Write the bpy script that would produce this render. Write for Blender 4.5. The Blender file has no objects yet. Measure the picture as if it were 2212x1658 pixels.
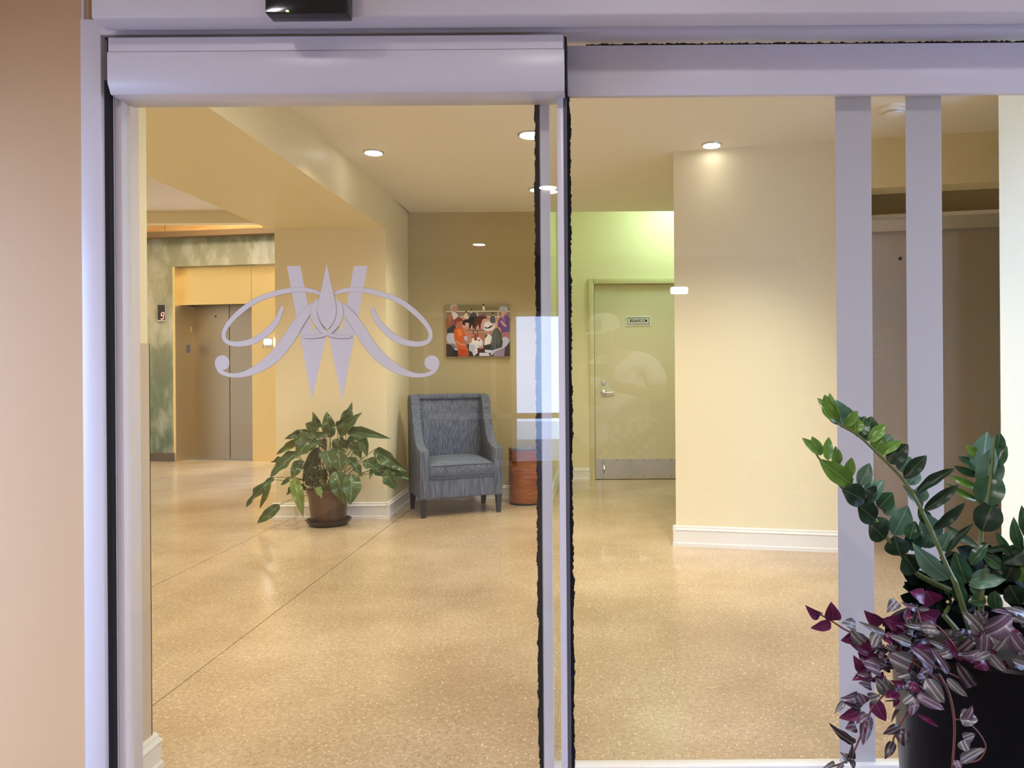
import bpy, bmesh, math, random
from mathutils import Vector, Matrix, noise
C = bpy.context.scene
COL = C.collection
# ------------------------------------------------------------------ camera
F, PU, PV, W, H = 1662.0, 1280.0, 800.0, 2212.0, 1658.0
ROLL = 0.007
CAM = Vector((0, 0, 1.2))
cd = bpy.data.cameras.new('camera'); cam = bpy.data.objects.new('camera', cd); COL.objects.link(cam)
RC = Matrix.Rotation(ROLL, 3, 'Y') @ Matrix.Rotation(math.pi/2, 3, 'X')
cam.matrix_world = Matrix.Translation(CAM) @ RC.to_4x4()
cd.sensor_width = 36; cd.lens = F/W*36
cd.shift_x = (W/2-PU)/W; cd.shift_y = (PV-H/2)/W
cd.clip_start = 0.03; cd.clip_end = 200
C.camera = cam
# ------------------------------------------------------------------ exposure, world
C.view_settings.view_transform = 'Standard'; C.view_settings.look = 'None'
C.view_settings.gamma = 1; C.view_settings.exposure = 0.45
C.view_settings.use_curve_mapping = False
C.cycles.max_bounces = 10; C.cycles.transparent_max_bounces = 16
C.cycles.sample_clamp_indirect = 4.0
C.cycles.use_denoising = True
w = bpy.data.worlds.new('sky'); C.world = w; w.use_nodes = True
w.node_tree.nodes['Background'].inputs[0].default_value = (0.47, 0.63, 1.0, 1)
w.node_tree.nodes['Background'].inputs[1].default_value = 10.0

def light(name, kind, loc, power, color, size=0.1, rot=(0, 0, 0), spot=1.9, blend=0.6):
    l = bpy.data.lights.new(name, kind); l.energy = power; l.color = color
    if kind == 'AREA': l.shape = 'DISK'; l.size = size
    else: l.shadow_soft_size = size
    if kind == 'SPOT': l.spot_size = spot; l.spot_blend = blend
    o = bpy.data.objects.new(name, l); o.location = loc; o.rotation_euler = rot; COL.objects.link(o)
    return o
WARM = (1.0, 0.93, 0.79); COOL = (1.0, 0.90, 0.88)

# ------------------------------------------------------------------ pixel helpers
def ray(u, v): return RC @ Vector(((u-PU)/F, -(v-PV)/F, -1))
def on_y(u, v, Y):
    d = ray(u, v); return CAM + d*((Y-CAM.y)/d.y)
def on_z(u, v, z=0.0):
    d = ray(u, v); return CAM + d*((z-CAM.z)/d.z)
def on_plane(u, v, p, n):
    d = ray(u, v); return CAM + d*((Vector(p)-CAM).dot(n)/d.dot(n))
def V(*a): return Vector(a)

# ------------------------------------------------------------------ mesh builder
class MB:
    def __init__(s): s.v = []; s.f = []; s.m = []; s.sm = []
    def add(s, vs, fs, mi=0, smooth=False):
        o = len(s.v); s.v += [Vector(p) for p in vs]
        for f in fs: s.f.append([i+o for i in f]); s.m.append(mi); s.sm.append(smooth)
        return s
    def box(s, a, b, mi=0, M=None):
        x0, y0, z0 = [min(a[i], b[i]) for i in range(3)]; x1, y1, z1 = [max(a[i], b[i]) for i in range(3)]
        vs = [V(x0,y0,z0),V(x1,y0,z0),V(x1,y1,z0),V(x0,y1,z0),V(x0,y0,z1),V(x1,y0,z1),V(x1,y1,z1),V(x0,y1,z1)]
        if M: vs = [M @ p for p in vs]
        return s.add(vs, [(0,3,2,1),(4,5,6,7),(0,1,5,4),(1,2,6,5),(2,3,7,6),(3,0,4,7)], mi)
    def prism(s, pts, vec, mi=0, M=None):
        n = len(pts); vs = [Vector(p) for p in pts] + [Vector(p)+Vector(vec) for p in pts]
        if M: vs = [M @ p for p in vs]
        fs = [tuple(range(n))[::-1], tuple(range(n, 2*n))] + [(i, (i+1) % n, n+(i+1) % n, n+i) for i in range(n)]
        return s.add(vs, fs, mi)
    def tube(s, path, r, n=8, mi=0):
        path = [Vector(p) for p in path]; rs = r if isinstance(r, (list, tuple)) else [r]*len(path)
        vs = []; up = V(0.3, 0.1, 1).normalized()
        for i, p in enumerate(path):
            t = (path[min(i+1, len(path)-1)]-path[max(i-1, 0)]).normalized()
            a = t.cross(up)
            if a.length < 1e-3: a = t.cross(V(1, 0, 0))
            a.normalize(); b = t.cross(a)
            vs += [p+(a*math.cos(2*math.pi*k/n)+b*math.sin(2*math.pi*k/n))*rs[i] for k in range(n)]
        fs = []
        for i in range(len(path)-1):
            for k in range(n): fs.append((i*n+k, i*n+(k+1) % n, (i+1)*n+(k+1) % n, (i+1)*n+k))
        fs.append(tuple(range(n))); fs.append(tuple(range((len(path)-1)*n, len(path)*n))[::-1])
        return s.add(vs, fs, mi, True)
    def lathe(s, prof, c=(0, 0, 0), n=32, mi=0, smooth=True, M=None):
        c = Vector(c); vs = []
        for r, z in prof: vs += [c+V(r*math.cos(2*math.pi*k/n), r*math.sin(2*math.pi*k/n), z) for k in range(n)]
        if M: vs = [M @ p for p in vs]
        fs = []
        for i in range(len(prof)-1):
            for k in range(n): fs.append((i*n+k, i*n+(k+1) % n, (i+1)*n+(k+1) % n, (i+1)*n+k))
        fs.append(tuple(range(n))[::-1]); fs.append(tuple(range((len(prof)-1)*n, len(prof)*n)))
        return s.add(vs, fs, mi, smooth)
    def bevelled(s, w, seg=3):
        """bevel the whole content"""
        me = bpy.data.meshes.new('t'); me.from_pydata(s.v, [], s.f); bm = bmesh.new(); bm.from_mesh(me)
        bmesh.ops.recalc_face_normals(bm, faces=bm.faces)
        es = [e for e in bm.edges if len(e.link_faces) == 2 and e.calc_face_angle(0) > 0.5]
        bmesh.ops.bevel(bm, geom=es, offset=w, segments=seg, profile=0.5, affect='EDGES', clamp_overlap=True)
        bm.verts.ensure_lookup_table(); bm.verts.index_update()
        s.v = [v.co.copy() for v in bm.verts]; s.f = [[v.index for v in f.verts] for f in bm.faces]
        s.m = [0]*len(s.f); s.sm = [True]*len(s.f); bm.free(); bpy.data.meshes.remove(me)
        return s

ORG = {}
def props(o, label=None, cat=None, group=None, kind=None):
    if label: o['label'] = label
    if cat: o['category'] = cat
    if group: o['group'] = group
    if kind: o['kind'] = kind
    return o
def obj(name, mb, mat, parent=None, label=None, cat=None, group=None, kind=None):
    me = bpy.data.meshes.new(name)
    if parent is not None: org = ORG[parent.name]
    else:
        xs = [p.x for p in mb.v]; ys = [p.y for p in mb.v]; zs = [p.z for p in mb.v]
        org = V((min(xs)+max(xs))/2, (min(ys)+max(ys))/2, min(zs))
    me.from_pydata([p-org for p in mb.v], [], mb.f)
    mats = mat if isinstance(mat, (list, tuple)) else [mat]
    for m in mats: me.materials.append(m)
    me.polygons.foreach_set('material_index', mb.m); me.polygons.foreach_set('use_smooth', mb.sm)
    bm = bmesh.new(); bm.from_mesh(me); bmesh.ops.recalc_face_normals(bm, faces=bm.faces); bm.to_mesh(me); bm.free()
    me.update()
    if any(mb.sm):
        try: me.set_sharp_from_angle(angle=math.radians(42))
        except Exception: pass
    o = bpy.data.objects.new(name, me); COL.objects.link(o)
    if parent is not None: o.parent = parent
    else: o.location = org
    ORG[o.name] = org
    return props(o, label, cat, group, kind)
def thing(name, loc, label, cat=None, group=None, kind=None):
    o = bpy.data.objects.new(name, None); COL.objects.link(o); o.location = loc; o.empty_display_size = 0.1
    ORG[o.name] = Vector(loc)
    return props(o, label, cat, group, kind)
def struct(name, mb, mat, label, parent=None): return obj(name, mb, mat, parent, label, None, None, 'structure' if parent is None else None)

# ------------------------------------------------------------------ materials
def mat(name, col, rough=0.5, metal=0.0, spec=0.5, bump=0, bscale=200, **kw):
    m = bpy.data.materials.new(name); m.use_nodes = True; nt = m.node_tree; b = nt.nodes['Principled BSDF']
    b.inputs['Base Color'].default_value = (*col, 1); b.inputs['Roughness'].default_value = rough
    b.inputs['Metallic'].default_value = metal; b.inputs['Specular IOR Level'].default_value = spec
    for k, v in kw.items(): b.inputs[k].default_value = v
    tc = nt.nodes.new('ShaderNodeTexCoord')
    if bump:
        n = nt.nodes.new('ShaderNodeTexNoise'); n.inputs['Scale'].default_value = bscale; n.inputs['Detail'].default_value = 3
        nt.links.new(tc.outputs['Object'], n.inputs['Vector'])
        bp = nt.nodes.new('ShaderNodeBump'); bp.inputs['Strength'].default_value = bump; bp.inputs['Distance'].default_value = 0.002
        nt.links.new(n.outputs['Fac'], bp.inputs['Height']); nt.links.new(bp.outputs['Normal'], b.inputs['Normal'])
    return m
def nodes(m): return m.node_tree, m.node_tree.nodes['Principled BSDF']
def noise_col(m, c1, c2, scale, stretch=(1, 1, 1), detail=4, lo=0.35, hi=0.65, coord='Object', extra=()):
    nt, b = nodes(m); tc = nt.nodes.new('ShaderNodeTexCoord'); mp = nt.nodes.new('ShaderNodeMapping')
    mp.inputs['Scale'].default_value = stretch
    n = nt.nodes.new('ShaderNodeTexNoise'); n.inputs['Scale'].default_value = scale; n.inputs['Detail'].default_value = detail
    r = nt.nodes.new('ShaderNodeValToRGB'); r.color_ramp.elements[0].position = lo; r.color_ramp.elements[1].position = hi
    r.color_ramp.elements[0].color = (*c1, 1); r.color_ramp.elements[1].color = (*c2, 1)
    for p, c in extra:
        e = r.color_ramp.elements.new(p); e.color = (*c, 1)
    nt.links.new(tc.outputs[coord], mp.inputs[0]); nt.links.new(mp.outputs[0], n.inputs['Vector'])
    nt.links.new(n.outputs['Fac'], r.inputs[0]); nt.links.new(r.outputs[0], b.inputs['Base Color'])
    return n, r
M = {}
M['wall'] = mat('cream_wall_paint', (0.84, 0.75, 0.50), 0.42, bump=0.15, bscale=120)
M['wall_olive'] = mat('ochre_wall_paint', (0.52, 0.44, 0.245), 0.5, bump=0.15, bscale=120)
M['tan'] = mat('tan_wall_paint', (0.65, 0.43, 0.235), 0.6, bump=0.2, bscale=90)
M['entry'] = mat('added_dark_matting', (0.13, 0.11, 0.10), 0.9, bump=0.6, bscale=400)
M['rear'] = mat('brown_rear_wall_paint', (0.17, 0.125, 0.09), 0.6)
M['ceil'] = mat('ceiling_paint', (0.86, 0.82, 0.73), 0.8)
M['ceil2'] = mat('lobby_ceiling_paint', (0.80, 0.72, 0.62), 0.8)
M['white'] = mat('white_trim_paint', (0.82, 0.80, 0.74), 0.3)
M['frame'] = mat('lilac_grey_frame_paint', (0.72, 0.69, 0.74), 0.32)
M['alu'] = mat('satin_aluminium', (0.62, 0.62, 0.64), 0.28, 1.0)
M['black'] = mat('black_rubber', (0.006, 0.006, 0.008), 0.6)
M['darkgrey'] = mat('dark_grey', (0.09, 0.085, 0.10), 0.5)
M['blackgloss'] = mat('black_plastic', (0.005, 0.005, 0.008), 0.12)
M['doorpaint'] = mat('olive_door_paint', (0.66, 0.60, 0.42), 0.4)
M['doorframe'] = mat('cream_door_frame_paint', (0.66, 0.60, 0.36), 0.4)
M['steel'] = mat('brushed_steel_plate', (0.62, 0.63, 0.66), 0.3, 1.0)
M['elev'] = mat('brushed_elevator_steel', (0.37, 0.35, 0.345), 0.30, 1.0)
M['elevdark'] = mat('dark_bronze_elevator_steel', (0.50, 0.48, 0.47), 0.26, 1.0)
M['brass'] = mat('brushed_brass', (0.86, 0.68, 0.36), 0.36, 1.0)
M['wood'] = mat('lit_maple_panel', (0.72, 0.42, 0.15), 0.4)
noise_col(M['wood'], (0.66, 0.36, 0.12), (0.82, 0.50, 0.2), 3, (1, 1, 6))
M['brown'] = mat('brown_trim', (0.20, 0.12, 0.055), 0.5)
M['greybase'] = mat('grey_brown_stone_base', (0.10, 0.08, 0.075), 0.35)
M['legwood'] = mat('espresso_leg_wood', (0.012, 0.009, 0.008), 0.35)
M['guard'] = mat('beige_corner_guard_plastic', (0.60, 0.49, 0.38), 0.4)
M['pot'] = mat('brown_plastic_pot', (0.085, 0.045, 0.025), 0.32)
M['saucer'] = mat('dark_saucer_plastic', (0.03, 0.018, 0.014), 0.3)
M['soil'] = mat('soil', (0.02, 0.013, 0.008), 0.9, bump=1, bscale=60)
M['planter'] = mat('black_planter', (0.003, 0.003, 0.006), 0.3, spec=0.28)
M['stem'] = mat('green_stem', (0.12, 0.16, 0.045), 0.45)
M['stem2'] = mat('reddish_stem', (0.16, 0.055, 0.05), 0.5)
M['drum'] = mat('orange_brown_drum_wood', (0.30, 0.095, 0.022), 0.22)
noise_col(M['drum'], (0.24, 0.07, 0.015), (0.38, 0.13, 0.03), 6, (1, 1, 8))
M['drumtop'] = mat('dark_drum_top', (0.16, 0.16, 0.17), 0.15)
M['skin'] = mat('skin', (0.45, 0.25, 0.17), 0.5)
M['shirt'] = mat('white_tshirt', (0.85, 0.85, 0.83), 0.8)
M['hairbrown'] = mat('brown_hair', (0.05, 0.025, 0.015), 0.6)
M['cap'] = mat('beige_cap', (0.72, 0.68, 0.58), 0.8)
M['bag'] = mat('canvas_bag', (0.8, 0.78, 0.7), 0.8)
M['signw'] = mat('sign_white', (0.82, 0.82, 0.80), 0.4)
M['film'] = mat('frosted_vinyl_film', (0.66, 0.60, 0.57), 0.55)
M['concrete'] = mat('outdoor_concrete', (0.62, 0.64, 0.68), 0.8, bump=0.3, bscale=20)
M['housewall'] = mat('outdoor_dark_wall', (0.12, 0.10, 0.09), 0.8)
M['pile'] = mat('black_brush_pile', (0.004, 0.004, 0.005), 0.95)

def emis(name, col, s):
    m = mat(name, (0.8, 0.8, 0.8)); nt, b = nodes(m)
    b.inputs['Emission Color'].default_value = (*col, 1); b.inputs['Emission Strength'].default_value = s
    return m
M['lamp'] = emis('lamp_lens', (1.0, 0.97, 0.93), 9.0)
M['lampcool'] = emis('lamp_lens_cool', (0.85, 0.93, 1.0), 22.0)
M['led'] = emis('green_led', (0.2, 1.0, 0.1), 6)
M['red'] = emis('red_digit', (1.0, 0.03, 0.06), 2.2)

# glass: clear, reflective double-glazed look
def glass_mat():
    m = bpy.data.materials.new('clear_door_glass'); m.use_nodes = True; nt = m.node_tree
    for n in list(nt.nodes): nt.nodes.remove(n)
    out = nt.nodes.new('ShaderNodeOutputMaterial'); mx = nt.nodes.new('ShaderNodeMixShader')
    tr = nt.nodes.new('ShaderNodeBsdfTransparent'); gl = nt.nodes.new('ShaderNodeBsdfGlossy'); fr = nt.nodes.new('ShaderNodeFresnel')
    fr.inputs['IOR'].default_value = 1.75; gl.inputs['Roughness'].default_value = 0.0
    tr.inputs['Color'].default_value = (0.975, 0.985, 0.975, 1)
    ge = nt.nodes.new('ShaderNodeNewGeometry'); iv = nt.nodes.new('ShaderNodeMath'); iv.operation = 'SUBTRACT'; iv.inputs[0].default_value = 1
    mu = nt.nodes.new('ShaderNodeMath'); mu.operation = 'MULTIPLY'   # only the entry face reflects: a thin pane has no internal bounce
    nt.links.new(ge.outputs['Backfacing'], iv.inputs[1]); nt.links.new(iv.outputs[0], mu.inputs[0]); nt.links.new(fr.outputs[0], mu.inputs[1])
    nt.links.new(mu.outputs[0], mx.inputs[0]); nt.links.new(tr.outputs[0], mx.inputs[1]); nt.links.new(gl.outputs[0], mx.inputs[2])
    nt.links.new(mx.outputs[0], out.inputs[0]); return m
M['glass'] = glass_mat()
# frosted film on the sliding panel: mostly scatters, lets a little through
def frost_mat():
    m = bpy.data.materials.new('frosted_stripe_film'); m.use_nodes = True; nt = m.node_tree
    for n in list(nt.nodes): nt.nodes.remove(n)
    out = nt.nodes.new('ShaderNodeOutputMaterial'); mx = nt.nodes.new('ShaderNodeMixShader'); m2 = nt.nodes.new('ShaderNodeMixShader')
    d = nt.nodes.new('ShaderNodeBsdfDiffuse'); t = nt.nodes.new('ShaderNodeBsdfTranslucent'); g = nt.nodes.new('ShaderNodeBsdfTransparent')
    d.inputs[0].default_value = (0.70, 0.69, 0.74, 1); t.inputs[0].default_value = (0.62, 0.62, 0.62, 1)
    mx.inputs[0].default_value = 0.45; m2.inputs[0].default_value = 0.10
    nt.links.new(d.outputs[0], mx.inputs[1]); nt.links.new(t.outputs[0], mx.inputs[2])
    nt.links.new(mx.outputs[0], m2.inputs[1]); nt.links.new(g.outputs[0], m2.inputs[2])
    nt.links.new(m2.outputs[0], out.inputs[0]); return m
M['frost'] = frost_mat()

# polished concrete floor with aggregate flecks
def floor_mat():
    m = mat('polished_tan_concrete', (0.5, 0.34, 0.18), 0.14, spec=0.5); nt, b = nodes(m)
    geo = nt.nodes.new('ShaderNodeNewGeometry'); L = nt.links.new
    def nz(scale, det, rough=0.5, st=(1, 1, 1)):
        mp = nt.nodes.new('ShaderNodeMapping'); mp.inputs['Scale'].default_value = st; L(geo.outputs['Position'], mp.inputs[0])
        n = nt.nodes.new('ShaderNodeTexNoise'); n.inputs['Scale'].default_value = scale; n.inputs['Detail'].default_value = det
        n.inputs['Roughness'].default_value = rough; L(mp.outputs[0], n.inputs['Vector']); return n
    def ramp(src, els):
        r = nt.nodes.new('ShaderNodeValToRGB'); e = r.color_ramp.elements
        e[0].position, e[0].color = els[0][0], (*els[0][1], 1); e[1].position, e[1].color = els[-1][0], (*els[-1][1], 1)
        for p, c in els[1:-1]: x = e.new(p); x.color = (*c, 1)
        L(src, r.inputs[0]); return r
    def mix(f, a, bb, typ='MIX'):
        x = nt.nodes.new('ShaderNodeMix'); x.data_type = 'RGBA'; x.blend_type = typ
        if isinstance(f, float): x.inputs[0].default_value = f
        else: L(f, x.inputs[0])
        L(a, x.inputs[6]); L(bb, x.inputs[7]); return x.outputs[2]
    big = nz(1.1, 5, 0.6)
    base = ramp(big.outputs['Fac'], [(0.32, (0.45, 0.32, 0.19)), (0.5, (0.56, 0.415, 0.26)), (0.68, (0.66, 0.51, 0.34))])
    fine = nz(60, 3, 0.7); fr = ramp(fine.outputs['Fac'], [(0.35, (0.82, 0.80, 0.78)), (0.65, (1.12, 1.12, 1.12))])
    c = mix(1.0, base.outputs[0], fr.outputs[0], 'MULTIPLY')
    def flecks(scale, thr, colr, c):
        vo = nt.nodes.new('ShaderNodeTexVoronoi'); vo.inputs['Scale'].default_value = scale; L(geo.outputs['Position'], vo.inputs['Vector'])
        r1 = ramp(vo.outputs['Distance'], [(0.18, (1, 1, 1)), (0.30, (0, 0, 0))])
        sep = nt.nodes.new('ShaderNodeSeparateColor'); L(vo.outputs['Color'], sep.inputs[0])
        gt = nt.nodes.new('ShaderNodeMath'); gt.operation = 'GREATER_THAN'; gt.inputs[1].default_value = thr; L(sep.outputs[0], gt.inputs[0])
        mu = nt.nodes.new('ShaderNodeMath'); mu.operation = 'MULTIPLY'; L(r1.outputs[0], mu.inputs[0]); L(gt.outputs[0], mu.inputs[1])
        cc = nt.nodes.new('ShaderNodeRGB'); cc.outputs[0].default_value = (*colr, 1)
        return mix(mu.outputs[0], c, cc.outputs[0])
    c = flecks(75, 0.72, (0.90, 0.76, 0.56), c)
    c = flecks(100, 0.82, (0.24, 0.14, 0.07), c)
    L(c, b.inputs['Base Color'])
    rr = nz(2.3, 4); r = nt.nodes.new('ShaderNodeMapRange'); r.inputs[3].default_value = 0.10; r.inputs[4].default_value = 0.26
    L(rr.outputs['Fac'], r.inputs[0]); L(r.outputs[0], b.inputs['Roughness'])
    bp = nt.nodes.new('ShaderNodeBump'); bp.inputs['Strength'].default_value = 0.06; bp.inputs['Distance'].default_value = 0.002
    L(fine.outputs['Fac'], bp.inputs['Height']); L(bp.outputs[0], b.inputs['Normal'])
    return m
M['floor'] = floor_mat()

def brushed(m, axis='z', amt=0.08):
    nt, b = nodes(m); tc = nt.nodes.new('ShaderNodeTexCoord'); mp = nt.nodes.new('ShaderNodeMapping')
    mp.inputs['Scale'].default_value = (200, 200, 1.5) if axis == 'z' else (2, 2, 220)
    n = nt.nodes.new('ShaderNodeTexNoise'); n.inputs['Scale'].default_value = 4
    nt.links.new(tc.outputs['Object'], mp.inputs[0]); nt.links.new(mp.outputs[0], n.inputs['Vector'])
    bp = nt.nodes.new('ShaderNodeBump'); bp.inputs['Strength'].default_value = amt; bp.inputs['Distance'].default_value = 0.002
    nt.links.new(n.outputs['Fac'], bp.inputs['Height']); nt.links.new(bp.outputs['Normal'], b.inputs['Normal'])
brushed(M['elev'], 'h', 0.35); brushed(M['elevdark'], 'h', 0.3); brushed(M['brass'], 'h', 0.35); brushed(M['steel'], 'z', 0.2)

# mural: soft landscape of sky, foliage and water
def mural_mat():
    m = mat('painted_landscape_mural', (0.5, 0.5, 0.4), 0.6); nt, b = nodes(m); L = nt.links.new
    tc = nt.nodes.new('ShaderNodeTexCoord'); mp = nt.nodes.new('ShaderNodeMapping'); mp.inputs['Scale'].default_value = (1.6, 1.6, 0.8)
    n = nt.nodes.new('ShaderNodeTexNoise'); n.inputs['Scale'].default_value = 1.5; n.inputs['Detail'].default_value = 8; n.inputs['Roughness'].default_value = 0.62
    gp = nt.nodes.new('ShaderNodeNewGeometry'); L(gp.outputs['Position'], mp.inputs[0]); L(mp.outputs[0], n.inputs['Vector'])
    r = nt.nodes.new('ShaderNodeValToRGB'); e = r.color_ramp.elements
    e[0].position = 0.38; e[0].color = (0.07, 0.085, 0.055, 1); e[1].position = 0.62; e[1].color = (0.66, 0.56, 0.44, 1)
    for p, c in ((0.44, (0.14, 0.17, 0.10)), (0.49, (0.30, 0.31, 0.23)), (0.55, (0.44, 0.44, 0.42))): x = e.new(p); x.color = (*c, 1)
    sp = nt.nodes.new('ShaderNodeSeparateXYZ'); L(gp.outputs['Position'], sp.inputs[0])
    r2 = nt.nodes.new('ShaderNodeValToRGB'); e = r2.color_ramp.elements
    e[0].position = 0.05; e[0].color = (0.12, 0.25, 0.22, 1); e[1].position = 1.0; e[1].color = (0.12, 0.12, 0.09, 1)
    for p, c in ((0.25, (0.22, 0.33, 0.27)), (0.55, (0.52, 0.52, 0.40)), (0.82, (0.66, 0.58, 0.40)), (0.92, (0.40, 0.36, 0.28))): x = e.new(p); x.color = (*c, 1)
    dv = nt.nodes.new('ShaderNodeMath'); dv.operation = 'DIVIDE'; dv.inputs[1].default_value = 3.05
    L(sp.outputs[2], dv.inputs[0])
    n2 = nt.nodes.new('ShaderNodeMath'); n2.operation = 'MULTIPLY_ADD'; n2.inputs[1].default_value = 0.3
    L(n.outputs['Fac'], n2.inputs[0]); L(dv.outputs[0], n2.inputs[2])
    sb = nt.nodes.new('ShaderNodeMath'); sb.operation = 'SUBTRACT'; sb.inputs[1].default_value = 0.15; L(n2.outputs[0], sb.inputs[0]); L(sb.outputs[0], r2.inputs[0])
    mx = nt.nodes.new('ShaderNodeMix'); mx.data_type = 'RGBA'; mx.inputs[0].default_value = 0.38
    L(n.outputs['Fac'], r.inputs[0]); L(r.outputs[0], mx.inputs[6]); L(r2.outputs[0], mx.inputs[7]); L(mx.outputs[2], b.inputs['Base Color'])
    return m
M['mural'] = mural_mat()

def fabric():
    m = mat('grey_slub_fabric', (0.2, 0.2, 0.22), 0.85, spec=0.2)
    n, r = noise_col(m, (0.06, 0.072, 0.105), (0.20, 0.225, 0.28), 5, (38, 38, 1.2), 5, 0.33, 0.68)
    nt, b = nodes(m); bp = nt.nodes.new('ShaderNodeBump'); bp.inputs['Strength'].default_value = 0.3; bp.inputs['Distance'].default_value = 0.003
    nt.links.new(n.outputs['Fac'], bp.inputs['Height']); nt.links.new(bp.outputs[0], b.inputs['Normal'])
    return m
M['fabric'] = fabric()

def leaf_mat(name, dark, light, rib, stripes=None, rough=0.3, spec=0.32):
    """dark/light mottled blade, midrib at y = 0, side veins; stripes: silver bands for wandering plant"""
    m = mat(name, dark, rough, spec=spec); nt, b = nodes(m); L = nt.links.new
    tc = nt.nodes.new('ShaderNodeTexCoord'); sp = nt.nodes.new('ShaderNodeSeparateXYZ'); L(tc.outputs['Object'], sp.inputs[0])
    ab = nt.nodes.new('ShaderNodeMath'); ab.operation = 'ABSOLUTE'; L(sp.outputs[1], ab.inputs[0])
    r = nt.nodes.new('ShaderNodeValToRGB'); e = r.color_ramp.elements
    if stripes:
        e[0].position = 0.0; e[0].color = (*rib, 1); e[1].position = 0.5; e[1].color = (*dark, 1)
        for p, c in ((0.07, dark), (0.15, stripes), (0.21, light), (0.34, dark)): x = e.new(p); x.color = (*c, 1)
        L(ab.outputs[0], r.inputs[0]); L(r.outputs[0], b.inputs['Base Color'])
    else:
        e[0].position = 0.008; e[0].color = (*rib, 1); e[1].position = 0.5; e[1].color = (*light, 1)
        x = e.new(0.035); x.color = (*dark, 1)
        wv = nt.nodes.new('ShaderNodeMath'); wv.operation = 'MULTIPLY_ADD'; wv.inputs[1].default_value = -0.9   # x - 0.9|y|
        L(ab.outputs[0], wv.inputs[0]); L(sp.outputs[0], wv.inputs[2])
        sn = nt.nodes.new('ShaderNodeMath'); sn.operation = 'MULTIPLY'; sn.inputs[1].default_value = 75; L(wv.outputs[0], sn.inputs[0])
        s2 = nt.nodes.new('ShaderNodeMath'); s2.operation = 'SINE'; L(sn.outputs[0], s2.inputs[0])
        mr = nt.nodes.new('ShaderNodeMapRange'); mr.inputs[1].default_value = 0.75; mr.inputs[2].default_value = 1; mr.inputs[4].default_value = 0.35
        L(s2.outputs[0], mr.inputs[0])
        mx = nt.nodes.new('ShaderNodeMix'); mx.data_type = 'RGBA'; L(mr.outputs[0], mx.inputs[0]); L(ab.outputs[0], r.inputs[0])
        L(r.outputs[0], mx.inputs[6]); mx.inputs[7].default_value = (*rib, 1); L(mx.outputs[2], b.inputs['Base Color'])
    b.inputs['Subsurface Weight'].default_value = 0.0
    return m
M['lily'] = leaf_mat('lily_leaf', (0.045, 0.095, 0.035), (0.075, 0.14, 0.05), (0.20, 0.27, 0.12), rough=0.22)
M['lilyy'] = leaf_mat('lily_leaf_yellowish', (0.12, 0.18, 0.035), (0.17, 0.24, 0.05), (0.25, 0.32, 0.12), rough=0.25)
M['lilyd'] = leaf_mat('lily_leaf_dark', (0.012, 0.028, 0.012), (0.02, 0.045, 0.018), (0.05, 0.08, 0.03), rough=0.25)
M['zz'] = leaf_mat('zz_leaf', (0.018, 0.06, 0.028), (0.03, 0.095, 0.045), (0.12, 0.20, 0.09), rough=0.25)
M['zzl'] = leaf_mat('zz_leaf_light', (0.085, 0.20, 0.03), (0.13, 0.28, 0.05), (0.22, 0.36, 0.1), rough=0.25)
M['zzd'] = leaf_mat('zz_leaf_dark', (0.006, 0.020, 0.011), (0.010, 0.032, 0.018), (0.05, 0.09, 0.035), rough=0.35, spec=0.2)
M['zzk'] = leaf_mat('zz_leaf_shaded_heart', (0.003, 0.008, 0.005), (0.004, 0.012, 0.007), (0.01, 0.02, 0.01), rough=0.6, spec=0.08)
M['zzb'] = leaf_mat('zz_leaf_bluish', (0.07, 0.16, 0.11), (0.10, 0.21, 0.15), (0.22, 0.33, 0.24), rough=0.35)
M['trp'] = leaf_mat('purple_leaf', (0.075, 0.008, 0.045), (0.12, 0.014, 0.075), (0.22, 0.05, 0.15), rough=0.3)
M['trs'] = leaf_mat('silver_striped_leaf', (0.085, 0.09, 0.10), (0.14, 0.15, 0.16), (0.17, 0.13, 0.19), stripes=(0.42, 0.43, 0.46), rough=0.3)
M['trv'] = leaf_mat('violet_striped_leaf', (0.075, 0.05, 0.09), (0.14, 0.11, 0.16), (0.18, 0.11, 0.21), stripes=(0.34, 0.31, 0.39), rough=0.26)
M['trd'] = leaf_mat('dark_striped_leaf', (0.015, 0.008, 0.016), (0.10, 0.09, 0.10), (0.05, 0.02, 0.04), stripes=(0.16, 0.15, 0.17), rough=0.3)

# ================================================================== SETTING
CEIL = 2.69
WIN = math.radians(12)
# ---- floor: two saw-cut joints divide it into slabs
fb = MB().box((-7.2, -9.5, -0.10), (6.2, 12.5, -0.012))
floor = struct('floor', fb, M['darkgrey'], 'polished tan concrete floor with fine aggregate flecks and two saw-cut joints')
g = 0.0032
for x0, x1 in ((-7.2, -2.49-g), (-2.49+g, -1.60-g), (-1.60+g, 6.2)):
    obj('slab', MB().box((x0, 2.17, -0.06), (x1, 12.5, 0.0)), M['floor'], floor)
obj('added_dark_mat', MB().box((-3.0, -5.6, -0.06), (3.0, 2.17-g, 0.0)), M['entry'], floor)  # unseen dark floor cover added to cut haze reflected in the glass

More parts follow.
